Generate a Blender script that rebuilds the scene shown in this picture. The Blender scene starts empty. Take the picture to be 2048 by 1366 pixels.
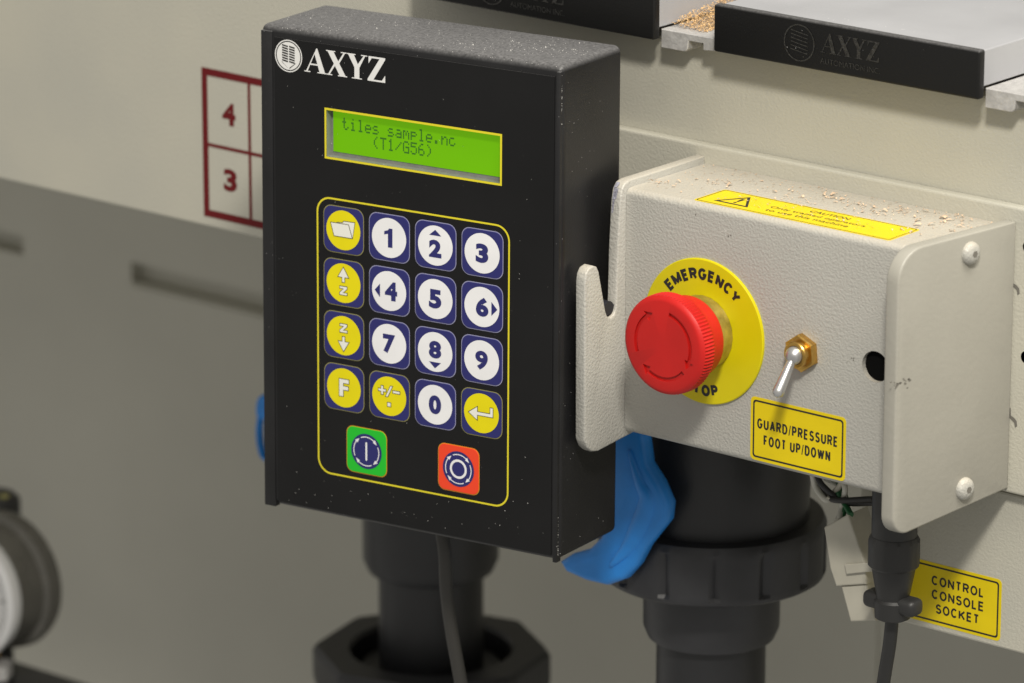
import bpy, bmesh, math, random
import numpy as np
from mathutils import Matrix, Vector

random.seed(7)
MM = 0.001
R_ = math.radians
sc = bpy.context.scene
col = sc.collection

# ------------------------------------------------------------------ camera
F = 9884.0                      # focal length in photo pixels (photo 2048 wide)
YAW, PITCH, DIST = R_(39.68), R_(16.62), 1960.0
cy_, sy_, cp_, sp_ = math.cos(YAW), math.sin(YAW), math.cos(PITCH), math.sin(PITCH)
fwd = np.array([-sy_ * cp_, cy_ * cp_, -sp_])
rgt = np.array([cy_, sy_, 0.0])
upv = np.cross(rgt, fwd)
RC = np.array([rgt, upv, fwd])
CAM = -(RC.T @ (np.array([(1500 - 1024) / F, -(700 - 683) / F, 1.0]) * DIST))   # mm; origin lies on the switch box face


def at(px, py, x=None, y=None, z=None):
    """photo pixel -> point (mm) on the plane x=, y= or z="""
    d = RC.T @ np.array([(px - 1024) / F, -(py - 683) / F, 1.0])
    if y is not None:
        t = (y - CAM[1]) / d[1]
    elif x is not None:
        t = (x - CAM[0]) / d[0]
    else:
        t = (z - CAM[2]) / d[2]
    return CAM + t * d


cam_d = bpy.data.cameras.new('camera')
cam = bpy.data.objects.new('camera', cam_d)
col.objects.link(cam)
m = Matrix.Identity(4)
for i in range(3):
    m[i][0], m[i][1], m[i][2], m[i][3] = rgt[i], upv[i], -fwd[i], CAM[i] * MM
cam.matrix_world = m
cam_d.sensor_width = 36.0
cam_d.lens = F / 2048 * 36
cam_d.clip_start, cam_d.clip_end = 0.05, 50
cam_d.dof.use_dof = True
cam_d.dof.focus_distance = 1.975
cam_d.dof.aperture_fstop = 12.0
sc.camera = cam

# ------------------------------------------------------------------ light
w = bpy.data.worlds.new('World')
sc.world = w
w.use_nodes = True
w.node_tree.nodes['Background'].inputs[0].default_value = (1.0, 0.97, 0.90, 1)
w.node_tree.nodes['Background'].inputs[1].default_value = 0.41


def area(name, loc, target, sx, sy, power, colr):
    l = bpy.data.lights.new(name, 'AREA')
    l.shape = 'RECTANGLE'
    l.size, l.size_y, l.energy, l.color = sx, sy, power, colr
    o = bpy.data.objects.new(name, l)
    col.objects.link(o)
    o.location = loc
    o.rotation_euler = (Vector(target) - Vector(loc)).to_track_quat('-Z', 'Y').to_euler()
    return o


area('key_lamp', (0.66, -0.80, 1.03), (0.0, 0, 0.0), 0.17, 0.15, 18.0, (1.0, 0.95, 0.86))
area('ceiling_lamp', (0.95, -0.10, 1.9), (0.0, 0.05, 0.0), 1.2, 0.9, 46.0, (1.0, 0.95, 0.86))
sc.view_settings.view_transform = 'Standard'
sc.view_settings.look = 'None'
sc.view_settings.exposure = 0.0
sc.view_settings.gamma = 1.0
sc.view_settings.use_curve_mapping = False

# ------------------------------------------------------------------ materials
MATS = {}


def mat(name, colr, rough=0.5, metal=0.0, bump=None, var=None, emit=None, spec=0.5, dust=None, detail=2.0, tint=None, dustcol=(0.40, 0.395, 0.40)):
    """bump=(scale 1/m, strength, distance m); var=(scale, amount); dust=(amount of flecks, amount on tops)"""
    if name in MATS:
        return MATS[name]
    M = bpy.data.materials.new(name)
    M.use_nodes = True
    N, L = M.node_tree.nodes, M.node_tree.links
    b = N['Principled BSDF']
    b.inputs['Base Color'].default_value = (*colr, 1)
    b.inputs['Roughness'].default_value = rough
    b.inputs['Metallic'].default_value = metal
    b.inputs['Specular IOR Level'].default_value = spec
    tc = N.new('ShaderNodeTexCoord')
    base = None
    if var:
        n = N.new('ShaderNodeTexNoise')
        n.inputs['Scale'].default_value = var[0]
        n.inputs['Detail'].default_value = 5
        L.new(tc.outputs['Object'], n.inputs['Vector'])
        r = N.new('ShaderNodeMapRange')
        r.inputs[1].default_value, r.inputs[2].default_value = 0.3, 0.7
        L.new(n.outputs['Fac'], r.inputs[0])
        x = N.new('ShaderNodeMix')
        x.data_type = 'RGBA'
        x.inputs[6].default_value = (*[c * (1 - var[1]) for c in colr], 1)
        x.inputs[7].default_value = (*[min(1, c * (1 + var[1])) for c in (tint or colr)], 1)
        L.new(r.outputs[0], x.inputs[0])
        base = x.outputs[2]
        rr = N.new('ShaderNodeMapRange')
        rr.inputs[3].default_value, rr.inputs[4].default_value = max(0.02, rough - 0.07), min(1, rough + 0.07)
        L.new(n.outputs['Fac'], rr.inputs[0])
        L.new(rr.outputs[0], b.inputs['Roughness'])
    if dust:
        # flecks: small random cells of a voronoi, and a thin film lying on faces that look upward
        v = N.new('ShaderNodeTexVoronoi')
        v.inputs['Scale'].default_value = 430
        L.new(tc.outputs['Object'], v.inputs['Vector'])
        lt = N.new('ShaderNodeMath'); lt.operation = 'LESS_THAN'
        n2 = N.new('ShaderNodeTexNoise'); n2.inputs['Scale'].default_value = 42; n2.inputs['Detail'].default_value = 4
        L.new(tc.outputs['Object'], n2.inputs['Vector'])
        mr = N.new('ShaderNodeMapRange')
        mr.inputs[1].default_value, mr.inputs[2].default_value = 0.42, 0.8
        mr.inputs[3].default_value, mr.inputs[4].default_value = 0.0, dust[0]
        L.new(n2.outputs['Fac'], mr.inputs[0])
        L.new(v.outputs['Distance'], lt.inputs[0]); L.new(mr.outputs[0], lt.inputs[1])
        x = N.new('ShaderNodeMix'); x.data_type = 'RGBA'
        x.inputs[6].default_value = (*colr, 1)
        x.inputs[7].default_value = (*dustcol, 1)
        if base:
            L.new(base, x.inputs[6])
        g = N.new('ShaderNodeNewGeometry'); sx = N.new('ShaderNodeSeparateXYZ')
        L.new(g.outputs['Normal'], sx.inputs[0])
        up = N.new('ShaderNodeMapRange'); up.inputs[1].default_value, up.inputs[2].default_value = 0.15, 0.9
        up.inputs[3].default_value, up.inputs[4].default_value = 0.0, dust[1]
        L.new(sx.outputs['Z'], up.inputs[0])
        n3 = N.new('ShaderNodeTexNoise'); n3.inputs['Scale'].default_value = 900; n3.inputs['Detail'].default_value = 3
        L.new(tc.outputs['Object'], n3.inputs['Vector'])
        mu = N.new('ShaderNodeMath'); mu.operation = 'MULTIPLY'
        L.new(up.outputs[0], mu.inputs[0]); L.new(n3.outputs['Fac'], mu.inputs[1])
        mx = N.new('ShaderNodeMath'); mx.operation = 'MAXIMUM'
        L.new(mu.outputs[0], mx.inputs[0]); L.new(lt.outputs[0], mx.inputs[1])
        L.new(mx.outputs[0], x.inputs[0])
        base = x.outputs[2]
    if base:
        L.new(base, b.inputs['Base Color'])
    if bump:
        n = N.new('ShaderNodeTexNoise')
        n.inputs['Scale'].default_value = bump[0]
        n.inputs['Detail'].default_value = detail
        L.new(tc.outputs['Object'], n.inputs['Vector'])
        bp = N.new('ShaderNodeBump')
        bp.inputs['Strength'].default_value = bump[1]
        bp.inputs['Distance'].default_value = bump[2]
        L.new(n.outputs['Fac'], bp.inputs['Height'])
        L.new(bp.outputs[0], b.inputs['Normal'])
    if emit:
        b.inputs['Emission Color'].default_value = (*emit[0], 1)
        b.inputs['Emission Strength'].default_value = emit[1]
    MATS[name] = M
    return M


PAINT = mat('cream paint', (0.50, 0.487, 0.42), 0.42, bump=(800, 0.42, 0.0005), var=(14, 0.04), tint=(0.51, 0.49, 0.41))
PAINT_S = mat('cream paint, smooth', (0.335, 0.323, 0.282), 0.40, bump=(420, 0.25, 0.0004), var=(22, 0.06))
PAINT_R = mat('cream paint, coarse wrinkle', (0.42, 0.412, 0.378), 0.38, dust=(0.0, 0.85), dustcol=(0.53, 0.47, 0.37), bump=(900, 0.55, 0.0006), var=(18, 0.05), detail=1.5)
PAINT_W = mat('cream paint, cabinet', (0.50, 0.488, 0.425), 0.5, bump=(420, 0.3, 0.0006), var=(6, 0.07))
BLACK = mat('black console enclosure', (0.011, 0.011, 0.012), 0.40, bump=(1400, 0.25, 0.0003), spec=0.4, dust=(0.15, 0.52), var=(30, 0.25))
MEMB = mat('black membrane film', (0.0075, 0.0075, 0.008), 0.5, spec=0.24, bump=(2500, 0.12, 0.0002), dust=(0.06, 0.2), var=(25, 0.15))
CAPM = mat('black end cap plastic', (0.007, 0.007, 0.007), 0.45, spec=0.28, bump=(900, 0.3, 0.0003), dust=(0.10, 0.35))
EMBOSS = mat('raised dusty lettering', (0.019, 0.0185, 0.017), 0.6, bump=(1500, 0.8, 0.0006), var=(700, 0.8))
NAVY = mat('navy print', (0.026, 0.027, 0.145), 0.5, spec=0.25)
WHITE = mat('white print', (0.82, 0.82, 0.84), 0.5, var=(70, 0.035))
LOGOW = mat('white logo print', (0.74, 0.74, 0.73), 0.5)
YEL = mat('yellow print', (0.77, 0.67, 0.004), 0.5, spec=0.25, var=(70, 0.04))
YLINE = mat('yellow line print', (0.72, 0.62, 0.02), 0.45)
KEYOL = mat('olive key outline print', (0.27, 0.25, 0.09), 0.5)
OLIVE = mat('olive outline print', (0.10, 0.09, 0.03), 0.5)
LILAC = mat('pale lilac outline print', (0.30, 0.30, 0.46), 0.5)
SYMW = mat('pale symbol print', (0.80, 0.80, 0.74), 0.5)
GREEN = mat('green print', (0.008, 0.50, 0.02), 0.45)
ORNG = mat('orange red print', (0.85, 0.055, 0.012), 0.45)
ORL = mat('orange outline print', (0.60, 0.25, 0.01), 0.45)
LCD = mat('lit green liquid crystal', (0.06, 0.17, 0.0), 0.45, spec=0.2, emit=((0.14, 0.44, 0.0), 0.72), var=(40, 0.04))
LCDT = mat('dark display dots', (0.010, 0.07, 0.006), 0.5, emit=((0.03, 0.13, 0.0), 0.45))
LCDF = mat('grey display frame', (0.21, 0.22, 0.20), 0.5, var=(300, 0.1))
STICK = mat('yellow sticker', (0.74, 0.57, 0.004), 0.42, spec=0.3, bump=(90, 0.12, 0.0006), var=(60, 0.05))
INK = mat('black ink', (0.014, 0.013, 0.012), 0.5)
REDM = mat('red plastic', (0.50, 0.011, 0.009), 0.46, spec=0.35, bump=(1600, 0.12, 0.0003), var=(60, 0.06))
LEGEND = mat('yellow legend plate', (0.63, 0.55, 0.003), 0.38, spec=0.3, var=(50, 0.05), bump=(300, 0.05, 0.0004))
ZINC = mat('yellow zinc plating', (0.50, 0.42, 0.16), 0.38, 0.85, bump=(260, 0.5, 0.0008), var=(180, 0.3))
BRASS = mat('brass', (0.62, 0.38, 0.10), 0.30, 1.0, bump=(300, 0.25, 0.0006), var=(200, 0.25))
STEEL = mat('bright steel', (0.55, 0.55, 0.55), 0.34, 0.85, var=(300, 0.1))
ALU = mat('milled aluminium', (0.42, 0.425, 0.445), 0.42, 0.3, bump=(500, 0.12, 0.0003), var=(25, 0.07), dust=(0.16, 0.0), dustcol=(0.75, 0.74, 0.72))
CHROME = mat('plated bezel', (0.72, 0.72, 0.72), 0.25, 0.25)
ALUD = mat('dull aluminium', (0.50, 0.49, 0.48), 0.5, 0.35, bump=(500, 0.4, 0.0006), var=(420, 0.12))
MARO = mat('maroon print', (0.135, 0.007, 0.009), 0.5, spec=0.2)
DARK = mat('painted cavity shade', (0.006, 0.006, 0.006), 1.0, spec=0.0)
PVC = mat('dark grey pvc', (0.017, 0.0175, 0.0195), 0.40, bump=(300, 0.12, 0.0006), var=(30, 0.2))
PVCL = mat('weathered grey pvc', (0.027, 0.0275, 0.031), 0.42, bump=(300, 0.15, 0.0006), var=(40, 0.25))
BLUE = mat('blue plastic', (0.018, 0.25, 0.76), 0.42, bump=(200, 0.1, 0.0006), var=(50, 0.12))
RUB = mat('black rubber', (0.020, 0.020, 0.020), 0.45, bump=(700, 0.15, 0.0003))
CABLE = mat('grey black cable', (0.040, 0.038, 0.034), 0.6, bump=(600, 0.2, 0.0003))
NYLON = mat('milky nylon', (0.46, 0.44, 0.37), 0.45, var=(60, 0.10))
GREENW = mat('green wire', (0.01, 0.10, 0.03), 0.4)
WHITEW = mat('white wire', (0.55, 0.54, 0.48), 0.45)
DIAL = mat('white dial', (0.60, 0.60, 0.60), 0.5)
GCASE = mat('dark gauge case', (0.13, 0.125, 0.11), 0.28, 0.35, var=(40, 0.2))
WOOD = mat('wood shavings', (0.55, 0.36, 0.17), 0.8, var=(400, 0.35))
WOODP = mat('pale wood chips', (0.62, 0.46, 0.32), 0.8, var=(300, 0.3))
SMUT = mat('dark smudge', (0.16, 0.15, 0.13), 0.7)

# ------------------------------------------------------------------ mesh helpers (all in mm)


def link(name, me, mt, parent=None, smooth=None, label=None):
    o = bpy.data.objects.new(name, me)
    col.objects.link(o)
    if mt is not None:
        me.materials.clear()
        me.materials.append(mt)
    if parent is not None:
        o.parent = parent
    if smooth is not None:
        me.shade_smooth()
        if smooth < 180:
            bm = bmesh.new(); bm.from_mesh(me)
            for e in bm.edges:
                if len(e.link_faces) == 2 and e.calc_face_angle(0) > R_(smooth):
                    e.smooth = False
            bm.to_mesh(me); bm.free()
    if label:
        o['label'] = label
    return o


def bmobj(name, bm, mt, parent=None, smooth=None, label=None, scale=True):
    if scale:
        bmesh.ops.scale(bm, vec=(MM, MM, MM), verts=bm.verts)
    me = bpy.data.meshes.new(name)
    bm.to_mesh(me); bm.free()
    return link(name, me, mt, parent, smooth, label)


def empty(name, label, cat, group=None, loc=(0, 0, 0)):
    o = bpy.data.objects.new(name, None)
    col.objects.link(o)
    o.empty_display_size = 0.01
    o.location = loc
    tag(o, label, cat, group)
    return o


def tag(o, label=None, cat=None, group=None, kind=None):
    if label: o['label'] = label
    if cat: o['category'] = cat
    if group: o['group'] = group
    if kind: o['kind'] = kind
    return o


def bm_box(x0, x1, y0, y1, z0, z1, bev=0.0, seg=3, bm=None):
    own = bm is None
    b2 = bmesh.new()
    bmesh.ops.create_cube(b2, size=1)
    for v in b2.verts:
        v.co = ((x0 + x1) / 2 + v.co.x * (x1 - x0), (y0 + y1) / 2 + v.co.y * (y1 - y0), (z0 + z1) / 2 + v.co.z * (z1 - z0))
    if bev:
        bmesh.ops.bevel(b2, geom=b2.edges[:], offset=bev, segments=seg, profile=0.5, affect='EDGES')
    if own:
        return b2
    merge(bm, b2)
    return bm


def merge(bm, b2):
    me = bpy.data.meshes.new('tmp'); b2.to_mesh(me); b2.free()
    bm.from_mesh(me); bpy.data.meshes.remove(me)


AX = {'y': lambda u, v, d: (u, d, v), 'z': lambda u, v, d: (u, v, d), 'x': lambda u, v, d: (d, u, v)}


def bm_prism(poly, axis, d0, d1, bev=0.0, seg=2, bm=None):
    """polygon (u,v) extruded from d0 to d1 along axis ('y': u=X v=Z, 'z': u=X v=Y, 'x': u=Y v=Z)"""
    own = bm is None
    b2 = bmesh.new()
    A = [b2.verts.new(AX[axis](u, v, d0)) for u, v in poly]
    B = [b2.verts.new(AX[axis](u, v, d1)) for u, v in poly]
    n = len(poly)
    b2.faces.new(A); b2.faces.new(B[::-1])
    for i in range(n):
        b2.faces.new((A[i], B[i], B[(i + 1) % n], A[(i + 1) % n]))
    bmesh.ops.recalc_face_normals(b2, faces=b2.faces)
    if bev:
        es = [e for e in b2.edges if len({round(getattr(v.co, axis), 5) for v in e.verts}) == 1]
        bmesh.ops.bevel(b2, geom=es, offset=bev, segments=seg, profile=0.5, affect='EDGES', clamp_overlap=True)
    if own:
        return b2
    merge(bm, b2)
    return bm


def rrect(x0, x1, z0, z1, r, n=6):
    P = []
    for cx, cz, a0 in ((x1 - r, z1 - r, 0), (x0 + r, z1 - r, 90), (x0 + r, z0 + r, 180), (x1 - r, z0 + r, 270)):
        for k in range(n + 1):
            a = R_(a0 + 90 * k / n)
            P.append((cx + r * math.cos(a), cz + r * math.sin(a)))
    return P


def circ(cx, cz, r, n=48, a0=0, a1=360):
    full = abs(a1 - a0) >= 360
    return [(cx + r * math.cos(R_(a0 + (a1 - a0) * k / n)), cz + r * math.sin(R_(a0 + (a1 - a0) * k / n))) for k in range(n if full else n + 1)]


def bm_flat(polys, y, axis='y', bm=None):
    """flat print: list of polygons facing -Y (axis 'y') or +Z (axis 'z')"""
    bm = bm or bmesh.new()
    for p in polys:
        area2 = sum(p[i][0] * p[(i + 1) % len(p)][1] - p[(i + 1) % len(p)][0] * p[i][1] for i in range(len(p)))
        if area2 < 0:
            p = p[::-1]
        bm.faces.new([bm.verts.new(AX[axis](u, v, y)) for u, v in p])
    return bm


def bm_ring(outer, inner, y, axis='y', bm=None):
    bm = bm or bmesh.new()
    o = [bm.verts.new(AX[axis](u, v, y)) for u, v in outer]
    i = [bm.verts.new(AX[axis](u, v, y)) for u, v in inner]
    n = len(o)
    for k in range(n):
        bm.faces.new((o[k], o[(k + 1) % n], i[(k + 1) % n], i[k]))
    return bm


def offs(poly, d):
    """grow a simple polygon by d (mitred)"""
    n = len(poly)
    a2 = sum(poly[i][0] * poly[(i + 1) % n][1] - poly[(i + 1) % n][0] * poly[i][1] for i in range(n))
    s = 1 if a2 > 0 else -1
    out = []
    for i in range(n):
        p, q, r = np.array(poly[i - 1]), np.array(poly[i]), np.array(poly[(i + 1) % n])
        e1, e2 = (q - p) / np.linalg.norm(q - p), (r - q) / np.linalg.norm(r - q)
        n1, n2 = np.array([e1[1], -e1[0]]) * s, np.array([e2[1], -e2[0]]) * s
        b = n1 + n2
        b = b / max(0.35, (1 + n1 @ n2))
        out.append(tuple(q + b * d))
    return out


def bm_lathe(prof, c, axis='z', seg=48, mod=None, caps=True, bm=None):
    """profile [(r, t)] turned about axis through c; t runs along +axis ('-y' : toward the viewer)"""
    own = bm is None
    b2 = bmesh.new()
    rings = []
    for j, (r, t) in enumerate(prof):
        ring = []
        for k in range(seg):
            a = 2 * math.pi * k / seg
            rr = r * (mod(j, k) if mod else 1)
            u, v = rr * math.cos(a), rr * math.sin(a)
            p = {'z': (c[0] + u, c[1] + v, c[2] + t), '-y': (c[0] + u, c[1] - t, c[2] + v), 'x': (c[0] + t, c[1] + u, c[2] + v)}[axis]
            ring.append(b2.verts.new(p))
        rings.append(ring)
    for a, b in zip(rings, rings[1:]):
        for k in range(seg):
            b2.faces.new((a[k], a[(k + 1) % seg], b[(k + 1) % seg], b[k]))
    if caps:
        b2.faces.new(rings[0][::-1]); b2.faces.new(rings[-1])
    bmesh.ops.recalc_face_normals(b2, faces=b2.faces)
    if own:
        return b2
    merge(bm, b2)
    return bm


def bm_sweep(pts, rad, seg=12, bm=None):
    """tube along points; rad is a number or a list of (ra, rb) ellipse radii"""
    own = bm is None
    b2 = bmesh.new()
    P = [Vector(p) for p in pts]
    rings = []
    ref = None
    for i, p in enumerate(P):
        t = (P[min(i + 1, len(P) - 1)] - P[max(i - 1, 0)]).normalized()
        if ref is None:
            ref = Vector((0, 1, 0)) if abs(t.y) < 0.9 else Vector((1, 0, 0))
        n = (ref - t * ref.dot(t)).normalized()
        ref = n
        b = t.cross(n)
        ra, rb = (rad, rad) if not isinstance(rad, (list, tuple)) else rad[i]
        rings.append([b2.verts.new(p + n * ra * math.cos(2 * math.pi * k / seg) + b * rb * math.sin(2 * math.pi * k / seg)) for k in range(seg)])
    for a, b in zip(rings, rings[1:]):
        for k in range(seg):
            b2.faces.new((a[k], a[(k + 1) % seg], b[(k + 1) % seg], b[k]))
    b2.faces.new(rings[0][::-1]); b2.faces.new(rings[-1])
    bmesh.ops.recalc_face_normals(b2, faces=b2.faces)
    if own:
        return b2
    merge(bm, b2)
    return bm


def smooth_path(pts, n=8):
    P = [np.array(p, float) for p in pts]
    P = [2 * P[0] - P[1]] + P + [2 * P[-1] - P[-2]]
    out = []
    for i in range(1, len(P) - 2):
        for k in range(n):
            t = k / n
            a, b, c, d = P[i - 1], P[i], P[i + 1], P[i + 2]
            out.append(tuple(0.5 * (2 * b + (c - a) * t + (2 * a - 5 * b + 4 * c - d) * t * t + (3 * b - a - 3 * c + d) * t ** 3)))
    out.append(tuple(P[-2]))
    return out


def cut(o, bm_cut):
    """boolean difference baked into the mesh"""
    bmesh.ops.scale(bm_cut, vec=(MM, MM, MM), verts=bm_cut.verts)
    me = bpy.data.meshes.new('cut'); bm_cut.to_mesh(me); bm_cut.free()
    c = bpy.data.objects.new('cut', me); col.objects.link(c)
    md = o.modifiers.new('b', 'BOOLEAN'); md.object = c; md.operation = 'DIFFERENCE'; md.solver = 'EXACT'
    sav = o.parent
    o.parent = None
    dg = bpy.context.evaluated_depsgraph_get(); dg.update()
    new = bpy.data.meshes.new_from_object(o.evaluated_get(dg))
    o.modifiers.clear()
    o.parent = sav
    old = o.data
    new.name = old.name
    if len(new.polygons) > 4:
        o.data = new
    bpy.data.objects.remove(c); bpy.data.meshes.remove(me)
    return o


# ------------------------------------------------------------------ lettering
_tx = {}


def glyphs(body, bold=0.0):
    """mesh of a text: verts (n,2) with cap height about 0.7, faces"""
    k = (body, bold)
    if k not in _tx:
        c = bpy.data.curves.new('t', 'FONT'); c.body = body; c.offset = bold; c.resolution_u = 5
        o = bpy.data.objects.new('t', c); col.objects.link(o)
        dg = bpy.context.evaluated_depsgraph_get(); dg.update()
        me = bpy.data.meshes.new_from_object(o.evaluated_get(dg))
        V = np.array([v.co[:2] for v in me.vertices]); Fc = [tuple(p.vertices) for p in me.polygons]
        bpy.data.objects.remove(o); bpy.data.curves.remove(c); bpy.data.meshes.remove(me)
        _tx[k] = (V, Fc)
    return _tx[k]


def bm_text(body, cx, cz, h=None, wd=None, y=0.0, bold=0.02, axis='y', rot=0.0, bm=None, depth=0.0):
    V, Fc = glyphs(body, bold)
    lo, hi = V.min(0), V.max(0)
    s = np.array([1.0, 1.0])
    if h: s[1] = h / (hi[1] - lo[1]); s[0] = s[1]
    if wd: s[0] = wd / (hi[0] - lo[0])
    if wd and not h: s[1] = s[0]
    Q = (V - (lo + hi) / 2) * s
    ca, sa = math.cos(rot), math.sin(rot)
    Q = np.stack([Q[:, 0] * ca - Q[:, 1] * sa + cx, Q[:, 0] * sa + Q[:, 1] * ca + cz], 1)
    b2 = bmesh.new()
    vs = [b2.verts.new(AX[axis](q[0], q[1], y)) for q in Q]
    for f in Fc:
        try:
            b2.faces.new([vs[i] for i in f])
        except ValueError:
            pass
    if axis == 'y':
        for f in b2.faces:
            f.normal_update()
            if f.normal.y > 0: f.normal_flip()
    if depth:
        r = bmesh.ops.extrude_face_region(b2, geom=b2.faces[:])
        dv = {'y': (0, depth, 0), 'z': (0, 0, -depth)}[axis]
        bmesh.ops.translate(b2, vec=dv, verts=[g for g in r['geom'] if isinstance(g, bmesh.types.BMVert)])
        bmesh.ops.recalc_face_normals(b2, faces=b2.faces)
    if bm is None:
        return b2
    merge(bm, b2)
    return bm


def _arc(cx, cy, rx, ry, a0, a1, n=12):
    return [(cx + rx * math.cos(R_(a0 + (a1 - a0) * k / n)), cy + ry * math.sin(R_(a0 + (a1 - a0) * k / n))) for k in range(n + 1)]


# plain grotesque capitals as centre lines in a unit box, and their relative widths
CAPS = {
    'A': (.80, [[(0, 0), (.5, 1), (1, 0)], [(.2, .33), (.8, .33)]]), 'C': (.78, [_arc(.5, .5, .5, .5, 42, 318, 20)]),
    'D': (.78, [[(0, 0), (0, 1)] + _arc(.42, .5, .58, .5, 90, -90) + [(0, 0)]]), 'E': (.66, [[(1, 1), (0, 1), (0, 0), (1, 0)], [(0, .52), (.92, .52)]]),
    'F': (.62, [[(1, 1), (0, 1), (0, 0)], [(0, .5), (.88, .5)]]), 'G': (.82, [_arc(.5, .5, .5, .5, 42, 330, 20) + [(.98, .44), (.56, .44)]]),
    'I': (.14, [[(.5, 0), (.5, 1)]]), 'K': (.80, [[(0, 0), (0, 1)], [(1, 1), (0, .36)], [(.34, .58), (1, 0)]]), 'L': (.60, [[(0, 1), (0, 0), (1, 0)]]),
    'M': (.92, [[(0, 0), (0, 1), (.5, .12), (1, 1), (1, 0)]]), 'N': (.76, [[(0, 0), (0, 1), (1, 0), (1, 1)]]), 'O': (.84, [_arc(.5, .5, .5, .5, 90, 450, 26)]),
    'P': (.70, [[(0, 0), (0, 1)] + _arc(.58, .74, .42, .26, 90, -90) + [(0, .48)]]), 'R': (.74, [[(0, 0), (0, 1)] + _arc(.58, .75, .42, .25, 90, -90) + [(0, .5)], [(.55, .5), (1, 0)]]),
    'S': (.70, [_arc(.5, .755, .46, .245, 25, 255, 12) + _arc(.5, .255, .5, .255, 75, -160, 12)]), 'T': (.70, [[(0, 1), (1, 1)], [(.5, 1), (.5, 0)]]),
    'U': (.76, [[(0, 1), (0, .34)] + _arc(.5, .34, .5, .34, 180, 360) + [(1, 1)]]), 'W': (1.08, [[(0, 1), (.25, 0), (.5, .92), (.75, 0), (1, 1)]]),
    'Y': (.78, [[(0, 1), (.5, .45), (1, 1)], [(.5, .5), (.5, 0)]]), '/': (.34, [[(0, -.04), (1, 1.04)]])}


def ribbon(line, t):
    L, Rr = [], []
    n = len(line)
    closed = n > 8 and abs(line[0][0] - line[-1][0]) + abs(line[0][1] - line[-1][1]) < 1e-6
    for i in range(n):
        q = np.array(line[i])
        p = np.array(line[i - 1]) if i else (np.array(line[-2]) if closed else None)
        r = np.array(line[i + 1]) if i < n - 1 else (np.array(line[1]) if closed else None)
        e1 = (q - p) / (np.linalg.norm(q - p) + 1e-9) if p is not None else None
        e2 = (r - q) / (np.linalg.norm(r - q) + 1e-9) if r is not None else None
        if e1 is None: e1 = e2
        if e2 is None: e2 = e1
        n1, n2 = np.array([-e1[1], e1[0]]), np.array([-e2[1], e2[0]])
        b = (n1 + n2) / max(.30, 1 + n1 @ n2)
        L.append(tuple(q + b * t / 2)); Rr.append(tuple(q - b * t / 2))
    return L, Rr


def caps_char(ch, x0, z0, wd, h, t, fn, y, bm):
    """one capital; its outline fits x0..x0+wd, z0..z0+h; fn maps (u,v) on the plane"""
    tt = t if ch != '/' else t * .55
    segs = []
    for line in CAPS[ch][1]:
        c = [np.array((x0 + tt / 2 + u * max(.01, wd - tt), z0 + tt / 2 + v * (h - tt))) for u, v in line]
        cur = [c[0]]
        for i in range(1, len(c)):
            cur.append(c[i])
            if i < len(c) - 1:
                e1, e2 = c[i] - c[i - 1], c[i + 1] - c[i]
                e1, e2 = e1 / (np.linalg.norm(e1) + 1e-9), e2 / (np.linalg.norm(e2) + 1e-9)
                if e1 @ e2 < math.cos(R_(62)):            # sharp corner: end this stroke and begin another
                    ext = tt / 2 * abs(e1[0] * e2[1] - e1[1] * e2[0])
                    cur[-1] = c[i] + e1 * ext
                    segs.append(cur)
                    cur = [c[i] - e2 * ext * .0]
        segs.append(cur)
    for k, c in enumerate(segs):
        L, Rr = ribbon([tuple(q) for q in c], tt)
        yy = y - .004 * k
        vl = [bm.verts.new(AX['y'](*fn(*p), yy)) for p in L]
        vr = [bm.verts.new(AX['y'](*fn(*p), yy)) for p in Rr]
        for a in range(len(L) - 1):
            f = bm.faces.new((vl[a], vr[a], vr[a + 1], vl[a + 1]))
            f.normal_update()
            if f.normal.y > 0: f.normal_flip()


def caps_line(body, cx, cz, h, wd, t, y, bm, fn=lambda u, v: (u, v), space=.34):
    rel = [(.30 if c == ' ' else CAPS[c][0]) for c in body]
    gap = space * .5
    tot = sum(rel) + gap * (len(body) - 1)
    k = wd / tot
    x = cx - wd / 2
    for c, r in zip(body, rel):
        if c != ' ':
            caps_char(c, x, cz - h / 2, r * k, h, t, fn, y, bm)
        x += (r + gap) * k


SERIF = {
    'A': [[(.08, .04), (.15, .04), (.46, .76), (.54, 1.0)], [(.54, 1.0), (.46, .76), (.68, .04), (.92, .04), (.58, 1.0)],
          [(.262, .30), (.60, .30), (.582, .36), (.288, .36)], [(0, 0), (.27, 0), (.27, .04), (0, .04)], [(.58, 0), (1, 0), (1, .04), (.58, .04)]],
    'X': [[(.08, .96), (.64, .04), (.92, .04), (.36, .96)], [(.10, .04), (.18, .04), (.421, .40), (.372, .48)],
          [(.628, .52), (.90, .96), (.82, .96), (.579, .60)], [(0, .96), (.44, .96), (.44, 1), (0, 1)], [(.70, .96), (1, .96), (1, 1), (.70, 1)],
          [(0, 0), (.30, 0), (.30, .04), (0, .04)], [(.56, 0), (1, 0), (1, .04), (.56, .04)]],
    'Y': [[(.08, .96), (.38, .46), (.62, .46), (.36, .96)], [(.38, .04), (.62, .04), (.62, .46), (.38, .46)],
          [(.62, .46), (.90, .96), (.82, .96), (.547, .60)], [(0, .96), (.44, .96), (.44, 1), (0, 1)], [(.70, .96), (1, .96), (1, 1), (.70, 1)],
          [(.26, 0), (.74, 0), (.74, .04), (.26, .04)]],
    'Z': [[(.10, .93), (.95, .93), (.95, 1), (.10, 1)], [(.05, .07), (.35, .07), (.95, .93), (.66, .93)], [(.05, 0), (.95, 0), (.95, .07), (.05, .07)],
          [(.10, .70), (.26, .93), (.10, .93)], [(.95, .30), (.78, .07), (.95, .07)]]}


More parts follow.
